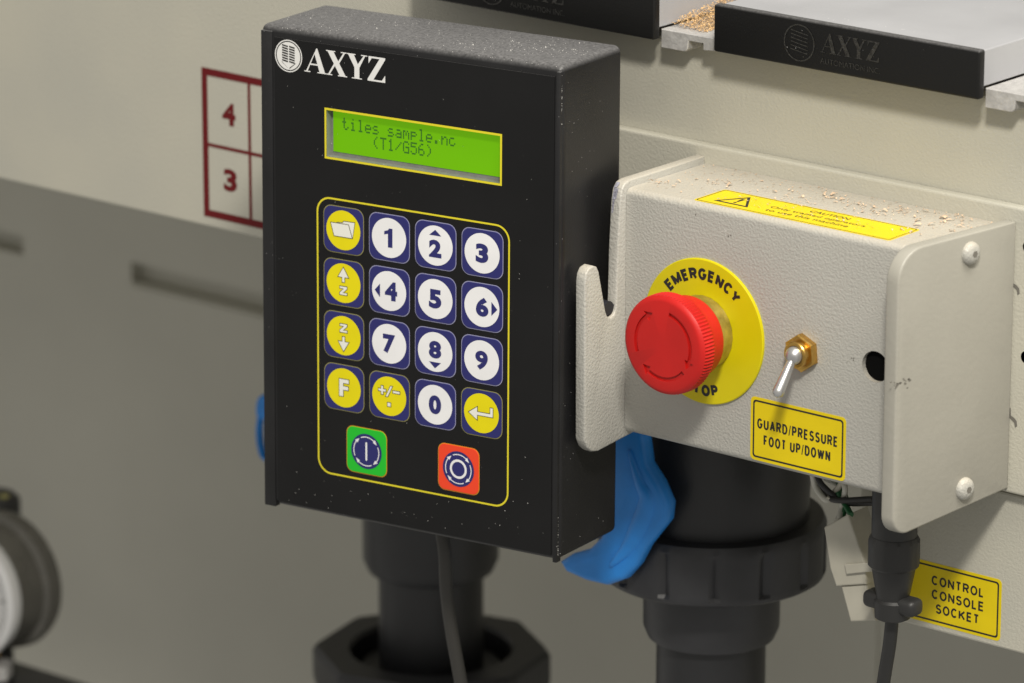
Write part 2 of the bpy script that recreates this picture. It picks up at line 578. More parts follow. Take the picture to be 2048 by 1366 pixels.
def axyz(x0, z0, wd, h):
    polys = []
    x = x0
    cw = wd / 3.72
    for ch, k in zip('AXYZ', (1.0, .94, .92, .86)):
        for p in SERIF[ch]:
            polys.append([(x + u * cw * k * 1.02, z0 + v * h) for u, v in p])
        x += cw * k * .985
    return polys


def emblem_polys(cx, cz, r):
    """stripes of the ribbed emblem and its arrow tip, as dark polygons on the disc"""
    P = []
    t = r * 0.045
    for side, x0, x1 in ((0, -.46, -.03), (1, .05, .46)):
        for k in range(7):
            z = .60 - k * .155 - side * .05
            a, b = (x0, z + .05), (x1, z - .02)
            P.append([(cx + a[0] * r, cz + a[1] * r - t), (cx + b[0] * r, cz + b[1] * r - t), (cx + b[0] * r, cz + b[1] * r + t), (cx + a[0] * r, cz + a[1] * r + t)])
    for s in (-1, 1):
        P.append([(cx + s * .50 * r, cz - .40 * r), (cx + s * .50 * r + t, cz - .40 * r), (cx + .05 * s * r + t, cz - .78 * r), (cx + .05 * s * r, cz - .74 * r)])
    return P


DOTS = {'t': '.X...|.X...|XXX..|.X...|.X...|.X..X|..XX.', 'i': '..X..|.....|.XX..|..X..|..X..|..X..|.XXX.', 'l': '.XX..|..X..|..X..|..X..|..X..|..X..|.XXX.',
        'e': '.....|.....|.XXX.|X...X|XXXXX|X....|.XXX.', 's': '.....|.....|.XXX.|X....|.XXX.|....X|XXXX.', 'a': '.....|.....|.XXX.|....X|.XXXX|X...X|.XXXX',
        'm': '.....|.....|XX.X.|X.X.X|X.X.X|X...X|X...X', 'p': '.....|.....|XXXX.|X...X|XXXX.|X....|X....', '.': '.....|.....|.....|.....|.....|.XX..|.XX..',
        'n': '.....|.....|X.XX.|XX..X|X...X|X...X|X...X', 'c': '.....|.....|.XXX.|X....|X....|X...X|.XXX.', '(': '...X.|..X..|.X...|.X...|.X...|..X..|...X.',
        ')': '.X...|..X..|...X.|...X.|...X.|..X..|.X...', 'T': 'XXXXX|..X..|..X..|..X..|..X..|..X..|..X..', '1': '..X..|.XX..|..X..|..X..|..X..|..X..|.XXX.',
        '/': '.....|....X|...X.|..X..|.X...|X....|.....', 'G': '.XXX.|X...X|X....|X.XXX|X...X|X...X|.XXXX', '5': 'XXXXX|X....|XXXX.|....X|....X|X...X|.XXX.',
        '6': '..XX.|.X...|X....|XXXX.|X...X|X...X|.XXX.', ' ': '.....|.....|.....|.....|.....|.....|.....'}

# ================================================================== LARGE STRUCTURE
PY = 57.0           # front face of the machine's side panel
LIPY = 52.0         # front face of the mounting plate
WY = 420.0          # recessed cabinet wall
ZB = -22.0          # lower edge of the side panel
ZS = -122.0         # lower edge of the socket panel

# recessed cabinet wall with its two dark slots
wall = bmobj('cabinet_wall', bm_box(-1400, 700, WY, WY + 60, -900, 130), PAINT_W)
tag(wall, kind='structure')
p1, p2 = at(262, 527, y=WY), at(46, 480, y=WY)
zs1, zs0 = -189.0, -200.5
cut(wall, bm_box(p1[0], p1[0] + 520, WY - 5, WY + 8, zs0, zs1))
cut(wall, bm_box(p2[0] - 300, p2[0], WY - 5, WY + 10, zs0, zs1))
door = bmobj('door_panel', bm_box(p1[0] + 1, p1[0] + 519, WY - 1.6, WY - 0.1, -800, zs0 - 1.5, 0.6, 2), PAINT_W, wall)

# machine side panel (beam)
beam = empty('side_panel', 'cream textured side panel of the machine with a red numbered grid', 'panel', loc=(-0.1, PY * MM, ZB * MM))


def beampart(name, bm, mt, smooth=None, parent=None, label=None):
    if parent is None or parent is beam:
        bmesh.ops.translate(bm, vec=(100, -PY, -ZB), verts=bm.verts)
        return bmobj(name, bm, mt, beam, smooth, label)
    bmesh.ops.translate(bm, vec=(100, -PY, -ZB), verts=bm.verts)
    return bmobj(name, bm, mt, parent, smooth, label)


beampart('panel_and_bed_block', bm_box(-1300, 500, PY, WY - .5, ZB, 104.0, 1.2, 2), PAINT)  # solid back to the wall; unseen depth added to block lamp light
# mounting plate that carries the switch box, its top edge shows as a lip
plate = beampart('mounting_plate', bm_box(-260, 400, LIPY, PY - 0.05, -54.0, 63.3, 1.1, 3), PAINT)
for px, py in ((2044, 492), (2040, 712)):
    q = at(px, py, y=LIPY)
    beampart('bolt_hole_disc', bm_lathe([(0.1, 0.06), (2.6, 0.06)], (q[0] + 3.0, LIPY, q[2]), '-y', 20), DARK, None, None)  # flat near-black disc, the shade of a hole painted on the plate
for px, py in ((2031, 573), (2026, 838)):
    q = at(px, py, y=LIPY)
    P = [(-3, 5), (-1.5, 5.4), (-1.2, 1.5), (0.6, .8), (2.3, -.6), (2.6, -3.2), (1.4, -4.2), (.8, -1.8), (-1.2, -.4), (-3, 1)]
    beampart('chipped_paint', bm_flat([[(q[0] + u * .8, q[2] + v * .8) for u, v in P]], LIPY - 0.1), SMUT)
# lower panel with the console socket
beampart('socket_panel', bm_box(at(1716, 1200, y=PY)[0], 400, PY - 0.02, PY + 40, ZS, -56, 1.0, 2), PAINT)
# red numbered grid on the panel
g0, g1 = at(403, 130, y=PY), at(412, 434, y=PY)
gx, gz1, gz0, gm = g0[0], 51.5, -17.2, 16.4
yb = PY - 0.15
gl = 3.4
xr = gx + 75
xm = at(500, 300, y=PY)[0]
grid = bm_flat([[(gx, gz0), (gx + gl, gz0), (gx + gl, gz1), (gx, gz1)], [(gx + gl, gz1 - gl), (xr, gz1 - gl), (xr, gz1), (gx + gl, gz1)],
                [(gx + gl, gz0), (xr, gz0), (xr, gz0 + gl), (gx + gl, gz0 + gl)],
                [(gx + gl, gm - .8), (xm - .8, gm - .8), (xm - .8, gm + .8), (gx + gl, gm + .8)], [(xm + .8, gm - .8), (xr, gm - .8), (xr, gm + .8), (xm + .8, gm + .8)],
                [(xm - .8, gz0 + gl), (xm + .8, gz0 + gl), (xm + .8, gz1 - gl), (xm - .8, gz1 - gl)]], yb)
gridp = beampart('numbered_grid', grid, MARO)
gridp['label'] = 'dark red grid printed with the numbers 4 and 3'
for ch, px, py in (('4', 458, 229), ('3', 461, 361)):
    q = at(px, py, y=PY)
    b = bm_text(ch, q[0], q[2], h=10.3, wd=8.0, y=yb, bold=.045)
    beampart('numeral', b, MARO, parent=gridp)

# ================================================================== TABLE SLATS
CY = 42.0
CAPZ0, CAPZ1 = 106.0, 125.6
PITCHX = 160.0


def slat(xr_, label, lettering=True):
    """aluminium table extrusion whose right edge is at xr_, black cap on its end, grooved floor to its right"""
    x1 = xr_
    x0 = x1 - 129.2
    t = empty('table_slat', label, 'table slat', 'aluminium table slats', loc=(x0 * MM, CY * MM, CAPZ0 * MM))
    off = (-x0, -CY, -CAPZ0)

    def part(name, bm, mt, smooth=None, parent=t):
        bmesh.ops.translate(bm, vec=off, verts=bm.verts)
        return bmobj(name, bm, mt, parent, smooth)
    part('top_extrusion', bm_box(x0 + 1.2, x1 - 0.6, CY + 4, 560, 110.5, CAPZ1 - 0.5, 0.5, 2), ALU)
    # T-slot flange: floor of the groove to the right with a rounded foot
    prof = [(x1 - 0.55, 109.8), (x1 + 30.2, 109.8), (x1 + 30.2, 104.8), (x1 + 21, 104.0), (x1 + 21, 106.8), (x1 + 13.5, 106.8)]
    prof += [(x1 + 13.2 - 2.2 + 2.2 * math.cos(a), 104.2 + 2.2 * math.sin(a)) for a in (0, -.4, -.8, -1.2, -1.57)] + [(x1 - 0.55, 102.0)]
    part('groove_floor', bm_prism(prof, 'y', CY + 5.5, 560, 0.3, 1), ALUD)
    cap = part('end_cap', bm_prism(rrect(x0, x1, CAPZ0, CAPZ1, 1.0, 3), 'y', CY, CY + 4.2, 0.9, 3), CAPM, 40)
    if lettering:
        ex, ez = x0 + 43.0, (CAPZ0 + CAPZ1) / 2 + .2
        b = bm_ring(circ(ex, ez, 7.6), circ(ex, ez, 7.0), CY - .22)
        for k in range(6):
            z = ez + 4.2 - k * 1.55
            b = bm_flat([[(ex - 4.2, z + .5), (ex + 4.2, z - .8), (ex + 4.2, z - .35), (ex - 4.2, z + .95)]], CY - .22, bm=b)
        em = part('emblem', b, EMBOSS, parent=cap)
        b = bm_flat(axyz(x0 + 53.5, ez - 2.2, 29, 8.2), CY - .22)
        part('lettering', b, EMBOSS, parent=cap)
        b = bm_text('AUTOMATION INC.', x0 + 68, ez - 5.6, h=2.3, wd=29, y=CY - .22, bold=0.0)
        part('lettering', b, EMBOSS, parent=cap)
    return t


xA = at(1958, 150, y=CY)[0]
xB = at(1308, 40, y=CY)[0]
slat(xA, 'aluminium table slat with embossed black end cap above the switch box')
slat(xB, 'aluminium table slat with black end cap, sawdust in the groove at its side')


def chips(name, spots, mt, parent=None):
    """little curled shavings; spots = list of (x,y,z,size,curl)"""
    V, Fc = [], []
    for (x, y, z, s, curl) in spots:
        a = random.uniform(0, 6.28); tilt = random.uniform(-.6, .6)
        n = 3
        wdt = s * random.uniform(.25, .5)
        base = len(V)
        for k in range(n + 1):
            u = (k / n - .5) * s
            h = curl * s * (1 - (2 * k / n - 1) ** 2) + abs(tilt) * (k / n) * s * .5
            for sgn in (-1, 1):
                vx, vy = u, sgn * wdt / 2
                V.append(((x + vx * math.cos(a) - vy * math.sin(a)) * MM, (y + vx * math.sin(a) + vy * math.cos(a)) * MM, (z + .12 + h + sgn * tilt * wdt * .3 + abs(tilt) * wdt * .3) * MM))
        for k in range(n):
            i = base + 2 * k
            Fc.append((i, i + 2, i + 3, i + 1))
    me = bpy.data.meshes.new(name)
    me.from_pydata(V, [], Fc)
    o = link(name, me, mt, parent)
    o['kind'] = 'stuff'
    return o


# sawdust heap in the groove between two slats
sp = []
for _ in range(6500):
    u, v = random.random(), random.betavariate(1.2, 1.4)
    hgt = 9.5 * max(0, 1 - (u * 1.05) ** 1.2) * min(1, .3 + 1.1 * v)
    sp.append((xB + 0.8 + u * 17, CY + 11 + v * 90, 109.9 + random.random() ** .6 * hgt, random.uniform(.35, 1.25), random.uniform(0, .4)))
heap = chips('sawdust', sp, WOOD)
tag(heap, 'tan sawdust heaped in the groove between two table slats', 'sawdust')

# ================================================================== SWITCH BOX
BX0, BX1 = -63.0, 74.2
BZ0, BZ1 = -47.0, 55.6
box = empty('switch_box', 'cream wrinkle painted switch box with emergency stop and toggle switch', 'switch box', loc=(0, 0, BZ0 * MM))


def bpart(name, bm, mt, smooth=None, parent=box, label=None):
    bmesh.ops.translate(bm, vec=(0, 0, -BZ0), verts=bm.verts)
    return bmobj(name, bm, mt, parent, smooth, label)


def plan(x, y):       # the right plate splays outward a little toward the machine
    return x + (y + 13) / 65 * 9.5


# folded sheet: front + top + bottom as one closed shell with the right side following the plate
prof = [(BX0, 0), (BX1 + 1.9, 0), (plan(BX1, LIPY - .1), LIPY - .1), (BX0, LIPY - .1)]
b = bm_prism(prof, 'z', BZ0, BZ1)
es = [e for e in b.edges if all(abs(v.co.y) < 1e-4 for v in e.verts) and abs(e.verts[0].co.z - e.verts[1].co.z) < 1e-3]
bmesh.ops.bevel(b, geom=es, offset=3.0, segments=6, profile=0.5, affect='EDGES')
shell = bpart('shell', b, PAINT_R, 50)
hq = at(1748, 733, y=0)
c = bm_lathe([(6.3, -2), (6.3, 34)], (hq[0] + 0.6, 32, hq[2] - BZ0), '-y', 40)
cut(shell, c)
hole = bpart('hole_shade_plug', bm_lathe([(6.22, -2.2), (6.22, -30)], (hq[0] + .6, 0, hq[2]), '-y', 40), DARK, 40)  # near-black plug inside the hole, its inner shade put in as colour

# left hook plate (holds the console), normal X
HX0, HX1 = -68.2, -63.15
hp = [(51.9, 58.6), (51.9, -44)]
hp += [(-2, -49.5), (-17, -51.0), (-21, -50.2), (-24, -47.8), (-25.9, -44)]
hp += [(-26.0, 22), (-25.3, 25.2), (-23.6, 27.2), (-21, 27.9), (-18.4, 26.9), (-17.0, 24.6)]
hp += [(-12.6, 7.2), (-11.4, 4.6), (-9.3, 3.6), (-7.0, 4.4), (-5.7, 6.8)]
hp += [(-5.0, 32), (-3.6, 51), (-2.6, 55.6), (-0.6, 57.8), (2.0, 58.6)]
hook = bpart('hook_plate', bm_prism(hp, 'x', HX0, HX1, 0.8, 3), PAINT_R, 50, label='cream hook plate with an open slot holding the console')
# bare worn metal inside the slot
wear = bmesh.new()
wp = [(-5.32, 8), (-4.68, 33), (-5.02, 33), (-5.62, 8)]
P0 = [(-11.6, 5.4), (-9.3, 4.05), (-6.6, 5.2), (-5.45, 8.5), (-5.25, 16), (-5.0, 27)]
for (a, b_), (c_, d_) in zip(P0, P0[1:]):
    o_ = 0.12
    vs = [wear.verts.new((HX0 + 1.0, a - o_ * .4, b_ + o_)), wear.verts.new((HX1 - 1.2, a - o_ * .4, b_ + o_)), wear.verts.new((HX1 - 1.2, c_ - o_ * .4, d_ + o_)), wear.verts.new((HX0 + 1.0, c_ - o_ * .4, d_ + o_))]
    wear.faces.new(vs)
bpart('worn_slot', wear, mat('bare worn steel', (0.13, 0.125, 0.15), 0.45, 0.5, bump=(900, .8, .0006), var=(300, .4)), None, hook)
chip = bmesh.new()
P0 = [(-4.15, 45.5), (-3.72, 51.2), (-2.78, 55.8), (-1.2, 57.9)]
for k, ((a, b_), (c_, d_)) in enumerate(zip(P0, P0[1:])):
    x0, x1 = HX0 + .9, HX0 + (2.2, 3.4, 3.0)[k]
    chip.faces.new([chip.verts.new(v) for v in ((x0, a, b_), (x1 - .5, a, b_ + .4), (x1, c_, d_), (x0 + .2, c_, d_))])
bpart('worn_corner', chip, mat('scraped paint', (0.30, 0.30, 0.36), 0.5, bump=(900, .8, .0006), var=(400, .4)), None, hook)
# small marks on the painted front
for nm, px, py, n, rad, mt in (('dark_fleck', 1391, 429, 3, .35, SMUT), ('scratch', 1448, 462, 9, 1.1, None), ('dark_fleck', 1456, 472, 4, .5, SMUT), ('dark_fleck', 1704, 722, 6, 1.3, SMUT)):
    q = at(px, py, y=0)
    b = bmesh.new()
    for k in range(n):
        u, v, r0 = random.gauss(0, rad), random.gauss(0, rad * .6), random.uniform(.12, .4)
        bm_flat([[(q[0] + u + r0 * random.uniform(.6, 1.4) * math.cos(R_(60 * i)), q[2] + v + r0 * random.uniform(.6, 1.4) * math.sin(R_(60 * i))) for i in range(6)]], -.05 - .004 * k, bm=b)
    bpart(nm, b, mt or mat('scratched primer', (0.66, 0.66, 0.62), .6), None, shell)

# right side plate: rounded corners, slightly splayed
RT = 6.2


def splate():
    zt, zb, yf, yk = 57.4, -57.5, -13.4, LIPY - .2
    P = [(yk, zt)]
    for k in range(9):
        a = R_(90 + 90 * k / 8); P.append((yf + 13 + 13 * math.cos(a), zt - 13 + 13 * math.sin(a)))
    for k in range(9):
        a = R_(180 + 90 * k / 8); P.append((yf + 8 + 8 * math.cos(a), zb + 8 + 8 * math.sin(a)))
    P += [(yk, zb + 5.5)]
    b = bm_prism(P, 'x', BX1 + 0.15, BX1 + RT, 0.9, 3)
    for v in b.verts:
        v.co.x = plan(v.co.x, v.co.y)
    return b


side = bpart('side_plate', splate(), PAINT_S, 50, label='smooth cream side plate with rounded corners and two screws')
SLOPE = math.atan(9.5 / 65)


def on_side(px, py):
    """point where the pixel's ray meets the outer face of the side plate"""
    y = 20.0
    for _ in range(30):
        q = at(px, py, x=plan(BX1 + RT, y)); y = q[1]
    return q


for px, py in ((1940, 506), (1928, 977)):
    q = on_side(px, py)
    b = bm_lathe([(4.6, -0.3), (4.6, .5), (4.2, 1.5), (3.3, 2.3), (2.0, 2.75), (1.5, 2.8)], (0, 0, 0), 'x', 32)
    bmesh.ops.rotate(b, cent=(0, 0, 0), matrix=Matrix.Rotation(-SLOPE, 3, 'Z'), verts=b.verts)
    bmesh.ops.translate(b, vec=tuple(q), verts=b.verts)
    s = bpart('screw', b, PAINT_R, 60)
    b = bm_lathe([(1.45, 2.60), (1.45, 2.86)], (0, 0, 0), 'x', 6)
    bmesh.ops.rotate(b, cent=(0, 0, 0), matrix=Matrix.Rotation(-SLOPE, 3, 'Z'), verts=b.verts)
    bmesh.ops.translate(b, vec=tuple(q), verts=b.verts)
    bpart('hex_socket', b, SMUT, None, s)
# scuffs on the side plate and its front edge
for px, py, n, rad in ((1808, 762, 14, 3.2), (1790, 770, 5, 1.4)):
    q = on_side(px, py)
    b = bmesh.new()
    for k in range(n):
        dy, dz, s = random.gauss(0, rad), random.gauss(0, rad * .45), random.uniform(.25, .7)
        z0, y0 = q[2] + dz, q[1] + dy
        pts = [(y0 + s * (1 + .5 * random.random()) * math.cos(R_(60 * i)), z0 + s * (.5 + .4 * random.random()) * math.sin(R_(60 * i))) for i in range(6)]
        vs = [b.verts.new((plan(BX1 + RT, yy) + .06, yy, zz)) for yy, zz in pts]
        b.faces.new(vs)
    bpart('scuff', b, SMUT, None, side)

# emergency stop ------------------------------------------------------
ec = at(1409, 662, y=0)
ex, ez = ec[0], ec[2]
head_prof = [(14.0, 9.0), (16.7, 9.3), (16.9, 10), (17.0, 14), (17.4, 17.2), (18.6, 18.6), (20.0, 19.4), (20.5, 20.2), (20.5, 24.2), (20.1, 25.6), (19.2, 26.6), (18.0, 27.0), (1.0, 27.0)]
knurl = lambda j, k: 1.0 - (0.030 if (7 <= j <= 8 and k % 2) else 0)
head = bpart('emergency_button', bm_lathe(head_prof, (ex, 0, ez), '-y', 176, knurl), REDM, 34, label='round red mushroom emergency stop button with engraved turning arrows')
arr = bmesh.new()
for a0, a1 in ((78, -18), (200, 128), (318, 238)):
    # arrow turned clockwise: shaft then head
    sgn = -1
    ro, ri = 14.5, 12.8
    st = [(ro * math.cos(R_(a0 + (a1 - a0) * k / 16)), ro * math.sin(R_(a0 + (a1 - a0) * k / 16))) for k in range(17)]
    en = [(ri * math.cos(R_(a0 + (a1 - a0) * k / 16)), ri * math.sin(R_(a0 + (a1 - a0) * k / 16))) for k in range(16, -1, -1)]
    tip = a1 - 15
    hd = [(16.0 * math.cos(R_(a1)), 16.0 * math.sin(R_(a1))), (13.7 * math.cos(R_(tip)), 13.7 * math.sin(R_(tip))), (11.4 * math.cos(R_(a1)), 11.4 * math.sin(R_(a1)))]
    poly = [(ex + u, ez + v - BZ0) for u, v in st + hd + en]
    bm_prism(poly, 'y', -26.0, -28, bm=arr)
cut(head, arr)
bpart('collar', bm_lathe([(14.2, 0.9), (15.2, 1.4), (15.2, 8.2), (14.6, 9.2), (13, 9.6)], (ex, 0, ez), '-y', 24), ZINC, 30, head)
legend = bpart('legend_plate', bm_lathe([(30, 0.02), (30, 0.9), (29.6, 1.2), (10, 1.2)], (ex, 0, ez), '-y', 96), LEGEND, 30, head, 'round yellow plate reading EMERGENCY STOP')
def around(body, a_mid, span, rr, h, t, up):
    bmx = bmesh.new()
    # letters laid along an arc: u runs along the arc, v outward (or inward for the lower word)
    def fn(u, v):
        a = R_(a_mid) - u / rr if up else R_(a_mid) + u / rr
        rad = rr + v if up else rr - v
        return ex + rad * math.cos(a), ez + rad * math.sin(a)
    caps_line(body, 0, 0, h, R_(span) * rr, t, -1.32, bmx, fn, .28)
    return bmx


bpart('lettering', around('EMERGENCY', 91, 97, 23.8, 4.9, 1.25, True), INK, None, head)
bpart('lettering', around('STOP', 269.5, 40, 24.3, 4.7, 1.22, False), INK, None, head)

# toggle switch -------------------------------------------------------
tc_ = at(1607, 704, y=0)
tx, tz = tc_[0], tc_[2]
hexr = 7.7
b = bm_lathe([(hexr, 0.02), (hexr, 2.6), (hexr - .6, 3.1), (4.9, 3.1)], (tx, 0, tz), '-y', 6)
bmesh.ops.rotate(b, cent=(tx, 0, tz), matrix=Matrix.Rotation(R_(24), 3, 'Y'), verts=b.verts)
nut = bpart('toggle_switch', b, BRASS, 20, label='brass nut toggle switch with a silver lever pointing down')
bpart('bushing', bm_lathe([(5.4, 2.9), (5.4, 5.6), (5.0, 6.0), (3.9, 6.0), (3.6, 4.5), (.2, 4.5)], (tx, 0, tz), '-y', 40), BRASS, 40, nut)
bl = bmesh.new()
bmesh.ops.create_uvsphere(bl, u_segments=28, v_segments=18, radius=3.7)
bmesh.ops.translate(bl, vec=(tx, -6.0, tz), verts=bl.verts)
a_, e_ = np.array([tx, -7.5, tz - 1.6]), np.array([tx - .4, -17.0, tz - 14.5])
pts, rad = [], []
for k in range(15):
    t = k / 14
    pts.append(tuple(a_ + (e_ - a_) * t))
    r = 1.75 + .75 * t
    if t > .86: r *= math.sqrt(max(.03, 1 - ((t - .86) / .145) ** 2))
    rad.append((r, r))
bm_sweep(pts, rad, 20, bl)
bpart('lever', bl, STEEL, 60, nut)

# stickers ------------------------------------------------------------


def sticker(x0, x1, z0, z1, y, lines, h, partf, parent, label, r=2.0, bw=.72):
    s = partf('sticker', bm_prism(rrect(x0, x1, z0, z1, r, 5), 'y', y - .12, y - .01), STICK, None, parent, label)
    i = 1.2
    partf('border_line', bm_ring(rrect(x0 + i, x1 - i, z0 + i, z1 - i, r * .7, 5), rrect(x0 + i + bw, x1 - i - bw, z0 + i + bw, z1 - i - bw, r * .5, 5), y - .18), INK, None, s)
    tb = bmesh.new()
    for body, cx, cz, wd in lines:
        caps_line(body, cx, cz, h, wd, .80, y - .18, tb)
    partf('lettering', tb, INK, None, s)
    return s


sticker(0.9, 47.6, -45.0, -18.7, 0, [('GUARD/PRESSURE', 24.0, -29.4, 39.6), ('FOOT UP/DOWN', 23.9, -36.0, 32.8)], 4.3, bpart, box, 'yellow sticker reading GUARD/PRESSURE FOOT UP/DOWN')
beam_part3 = lambda n, b, mt, sm=None, p=None, l=None: beampart(n, b, mt, sm, p, l)
sx0, sx1 = at(1806, 1170, y=PY)[0], at(2003, 1200, y=PY)[0]
sticker(sx0 - 4, sx1, -119.2, -93.0, PY - .02, [('CONTROL', sx1 - 21.2, -100.4, 25.5), ('CONSOLE', sx1 - 21.0, -106.3, 25.5), ('SOCKET', sx1 - 21, -112.2, 21.2)], 4.1, beam_part3, beam, 'yellow sticker reading CONTROL CONSOLE SOCKET')
# caution strip lying on top of the box
zt = BZ1
cx0, cx1, cy0, cy1 = -31.5, 64.2, 2.9, 23.8
strip = [(cx0, cy0), (cx1, cy0), (cx1, cy1 - 0), (cx0 + 0, cy1)]
cs = bpart('sticker', bm_prism(rrect(cx0, cx1, cy0, cy1, 1.4, 3), 'z', zt + .01, zt + .13), STICK, None, box, 'long yellow caution strip with warning triangle on top of box')
b = bm_ring(rrect(cx0 + .7, cx1 - .7, cy0 + .7, cy1 - .7, 1.0, 3), rrect(cx0 + 1.1, cx1 - 1.1, cy0 + 1.1, cy1 - 1.1, .8, 3), zt + .2, 'z')
bpart('border_line', b, INK, None, cs)
tri = [(cx0 + 7, cy0 + 4.2), (cx0 + 24, cy0 + 4.2), (cx0 + 15.5, cy0 + 17.5)]
tin = [(cx0 + 9.0, cy0 + 5.4), (cx0 + 22, cy0 + 5.4), (cx0 + 15.5, cy0 + 15.3)]
b = bm_ring(tri, tin, zt + .2, 'z')
bm_flat([[(cx0 + 15, cy0 + 8.6), (cx0 + 16, cy0 + 8.6), (cx0 + 16.4, cy0 + 13), (cx0 + 14.6, cy0 + 13)], circ(cx0 + 15.5, cy0 + 7.2, .75, 10)], zt + .2, 'z', b)
bpart('warning_triangle', b, INK, None, cs)
tb = bmesh.new()
bm_text('CAUTION', 24.5, cy0 + 15.6, h=2.8, wd=19, y=zt + .2, bold=.01, axis='z', bm=tb)
bm_text('Only trained operators', 22, cy0 + 10.6, h=3.2, wd=46, y=zt + .2, bold=0, axis='z', bm=tb)
bm_text('to use this machine', 20, cy0 + 6.4, h=2.8, wd=40, y=zt + .2, bold=0, axis='z', bm=tb)
bpart('lettering', tb, INK, None, cs)

# wood chips scattered on the box top
sp = []
for _ in range(380):
    y = 6 + 45 * random.random() ** .6
    x = random.uniform(BX0 + 3, plan(BX1, y) - 2)
    sp.append((x, y, BZ1 + .15, random.uniform(.35, 1.3), random.uniform(0, .3)))
for _ in range(900):
    y = 4 + 47 * random.random() ** .45
    sp.append((random.uniform(BX0 + 2, plan(BX1, y) - 2), y, BZ1 + .05, random.uniform(.12, .4), random.uniform(0, .3)))
for cxx, cyy, n in ((-38, 30, 10), (8, 41, 14), (23, 38, 14), (44, 43, 18), (62, 45, 14), (-8, 34, 8), (70, 40, 10), (-58, 15, 12), (36, 33, 10)):
    for _ in range(n):
        x, y = random.gauss(cxx, 4.5), min(50.5, random.gauss(cyy, 3.0))
        sp.append((max(BX0 + 2, x), y, BZ1 + .15 + random.random() * .3, random.uniform(.5, 2.4), random.uniform(.05, .35)))
for _ in range(9):
    sp.append((random.uniform(50, 76), random.uniform(10, 48), BZ1 + .15, random.uniform(1.5, 3.4), random.uniform(.1, .35)))
tag(chips('wood_chips', sp, WOODP), 'loose pale wood chips lying on top of the switch box', 'wood chips')

# ================================================================== CONTROL CONSOLE
CT = np.array([-140.1, -42.1, -4.8])
con = empty('control_console', 'black handheld control console with green display and keypad of round keys', 'console', loc=tuple(CT * MM))
con.rotation_euler = Matrix.Rotation(R_(7.74), 3, 'Z').__matmul__(Matrix.Rotation(R_(-.87), 3, 'X')).__matmul__(Matrix.Rotation(R_(-.15), 3, 'Y')).to_euler()
HX0_, HX1_, HZ0, HZ1, HD = -75.0, 70.3, -90.6, 115.2, 47.0


def cpart(name, bm, mt, smooth=None, parent=con, label=None):
    return bmobj(name, bm, mt, parent, smooth, label)


b = bmesh.new()
bmesh.ops.create_cube(b, size=1)
for v in b.verts:
    v.co = ((HX0_ + HX1_) / 2 + v.co.x * (HX1_ - HX0_), HD / 2 + v.co.y * HD, (HZ0 + HZ1) / 2 + v.co.z * (HZ1 - HZ0))
topf = [e for e in b.edges if all(v.co.z > 100 for v in e.verts)]
rest = [e for e in b.edges if e not in topf]
bmesh.ops.bevel(b, geom=b.edges[:], offset=3.2, segments=5, profile=0.5, affect='EDGES')
housing = cpart('housing', b, BLACK, 40)
LX0, LX1, LZ0, LZ1 = -41.9, 41.7, 63.6, 83.1
cut(housing, bm_box(LX0 - .4, LX1 + .4, -3, 3.6, LZ0 - .4, LZ1 + .4))
# membrane sheet with a window
mo = rrect(-67.4, 66.9, -89.2, 111.0, .8, 2)
b = bmesh.new()
mz0, mz1, mx0, mx1 = -88.6, 110.4, -67.4, 66.9
for x0, x1, z0, z1 in ((mx0, LX0, mz0, mz1), (LX1, mx1, mz0, mz1), (LX0, LX1, mz0, LZ0), (LX0, LX1, LZ1, mz1)):
    bm_prism([(x0, z0), (x1, z0), (x1, z1), (x0, z1)], 'y', -.45, -.02, bm=b)
bmesh.ops.remove_doubles(b, verts=b.verts, dist=1e-4)
dead = [f for f in b.faces if abs(f.normal.y) < .1 and any(abs(f.calc_center_median().x - xx) < 1e-3 for xx in (LX0, LX1)) and not (LZ0 < f.calc_center_median().z < LZ1)]
bmesh.ops.delete(b, geom=dead, context='FACES_ONLY')
memb = cpart('membrane', b, MEMB)
# raised edge rails left and right of the membrane
for x0, x1 in ((-74.2, -68.6), (67.6, 69.6)):
    cpart('edge_rail', bm_box(x0, x1, -.42, 3.0, HZ0 - .7, 112.6, .35, 2), BLACK, 40)

# display
scr = cpart('display', bm_box(LX0 - .3, LX1 + .3, 3.3, 3.55, LZ0 - .3, LZ1 + .3), LCDF)
cpart('screen', bm_box(LX0 + 1.0, LX1 + .2, 3.0, 3.28, LZ0 + 1.6, LZ1 + .2), LCD, None, scr, 'lit green screen with two lines of dark dot text')
b = bm_box(LX0 - .05, LX0 + .02, -.3, 3.25, LZ0, LZ1)
bm_box(LX0, LX1, -.3, 3.25, LZ0 - .05, LZ0 + .02, bm=b)
cpart('window_reveal', b, LCDF, None, scr)
cpart('window_line', bm_ring([(LX0 - .9, LZ0 - .9), (LX1 + .9, LZ0 - .9), (LX1 + .9, LZ1 + .9), (LX0 - .9, LZ1 + .9)], [(LX0, LZ0), (LX1, LZ0), (LX1, LZ1), (LX0, LZ1)], -.55), YLINE, None, scr)
b = bmesh.new()
dp, dv = .615, .73
for row, (txt, c0) in enumerate((('tiles sample.nc', 0), ('(T1/G56)', 4))):
    for i, ch in enumerate(txt):
        for r_i, line in enumerate(DOTS[ch].split('|')):
            for k, bit in enumerate(line):
                if bit == 'X':
                    x = -36.4 + (c0 + i) * 3.69 + k * dp
                    z = 79.3 - row * 5.9 - r_i * dv
                    bm_flat([[(x, z), (x + dp * .93, z), (x + dp * .93, z + dv * .92), (x, z + dv * .92)]], 2.93, bm=b)
cpart('display_text', b, LCDT, None, scr)

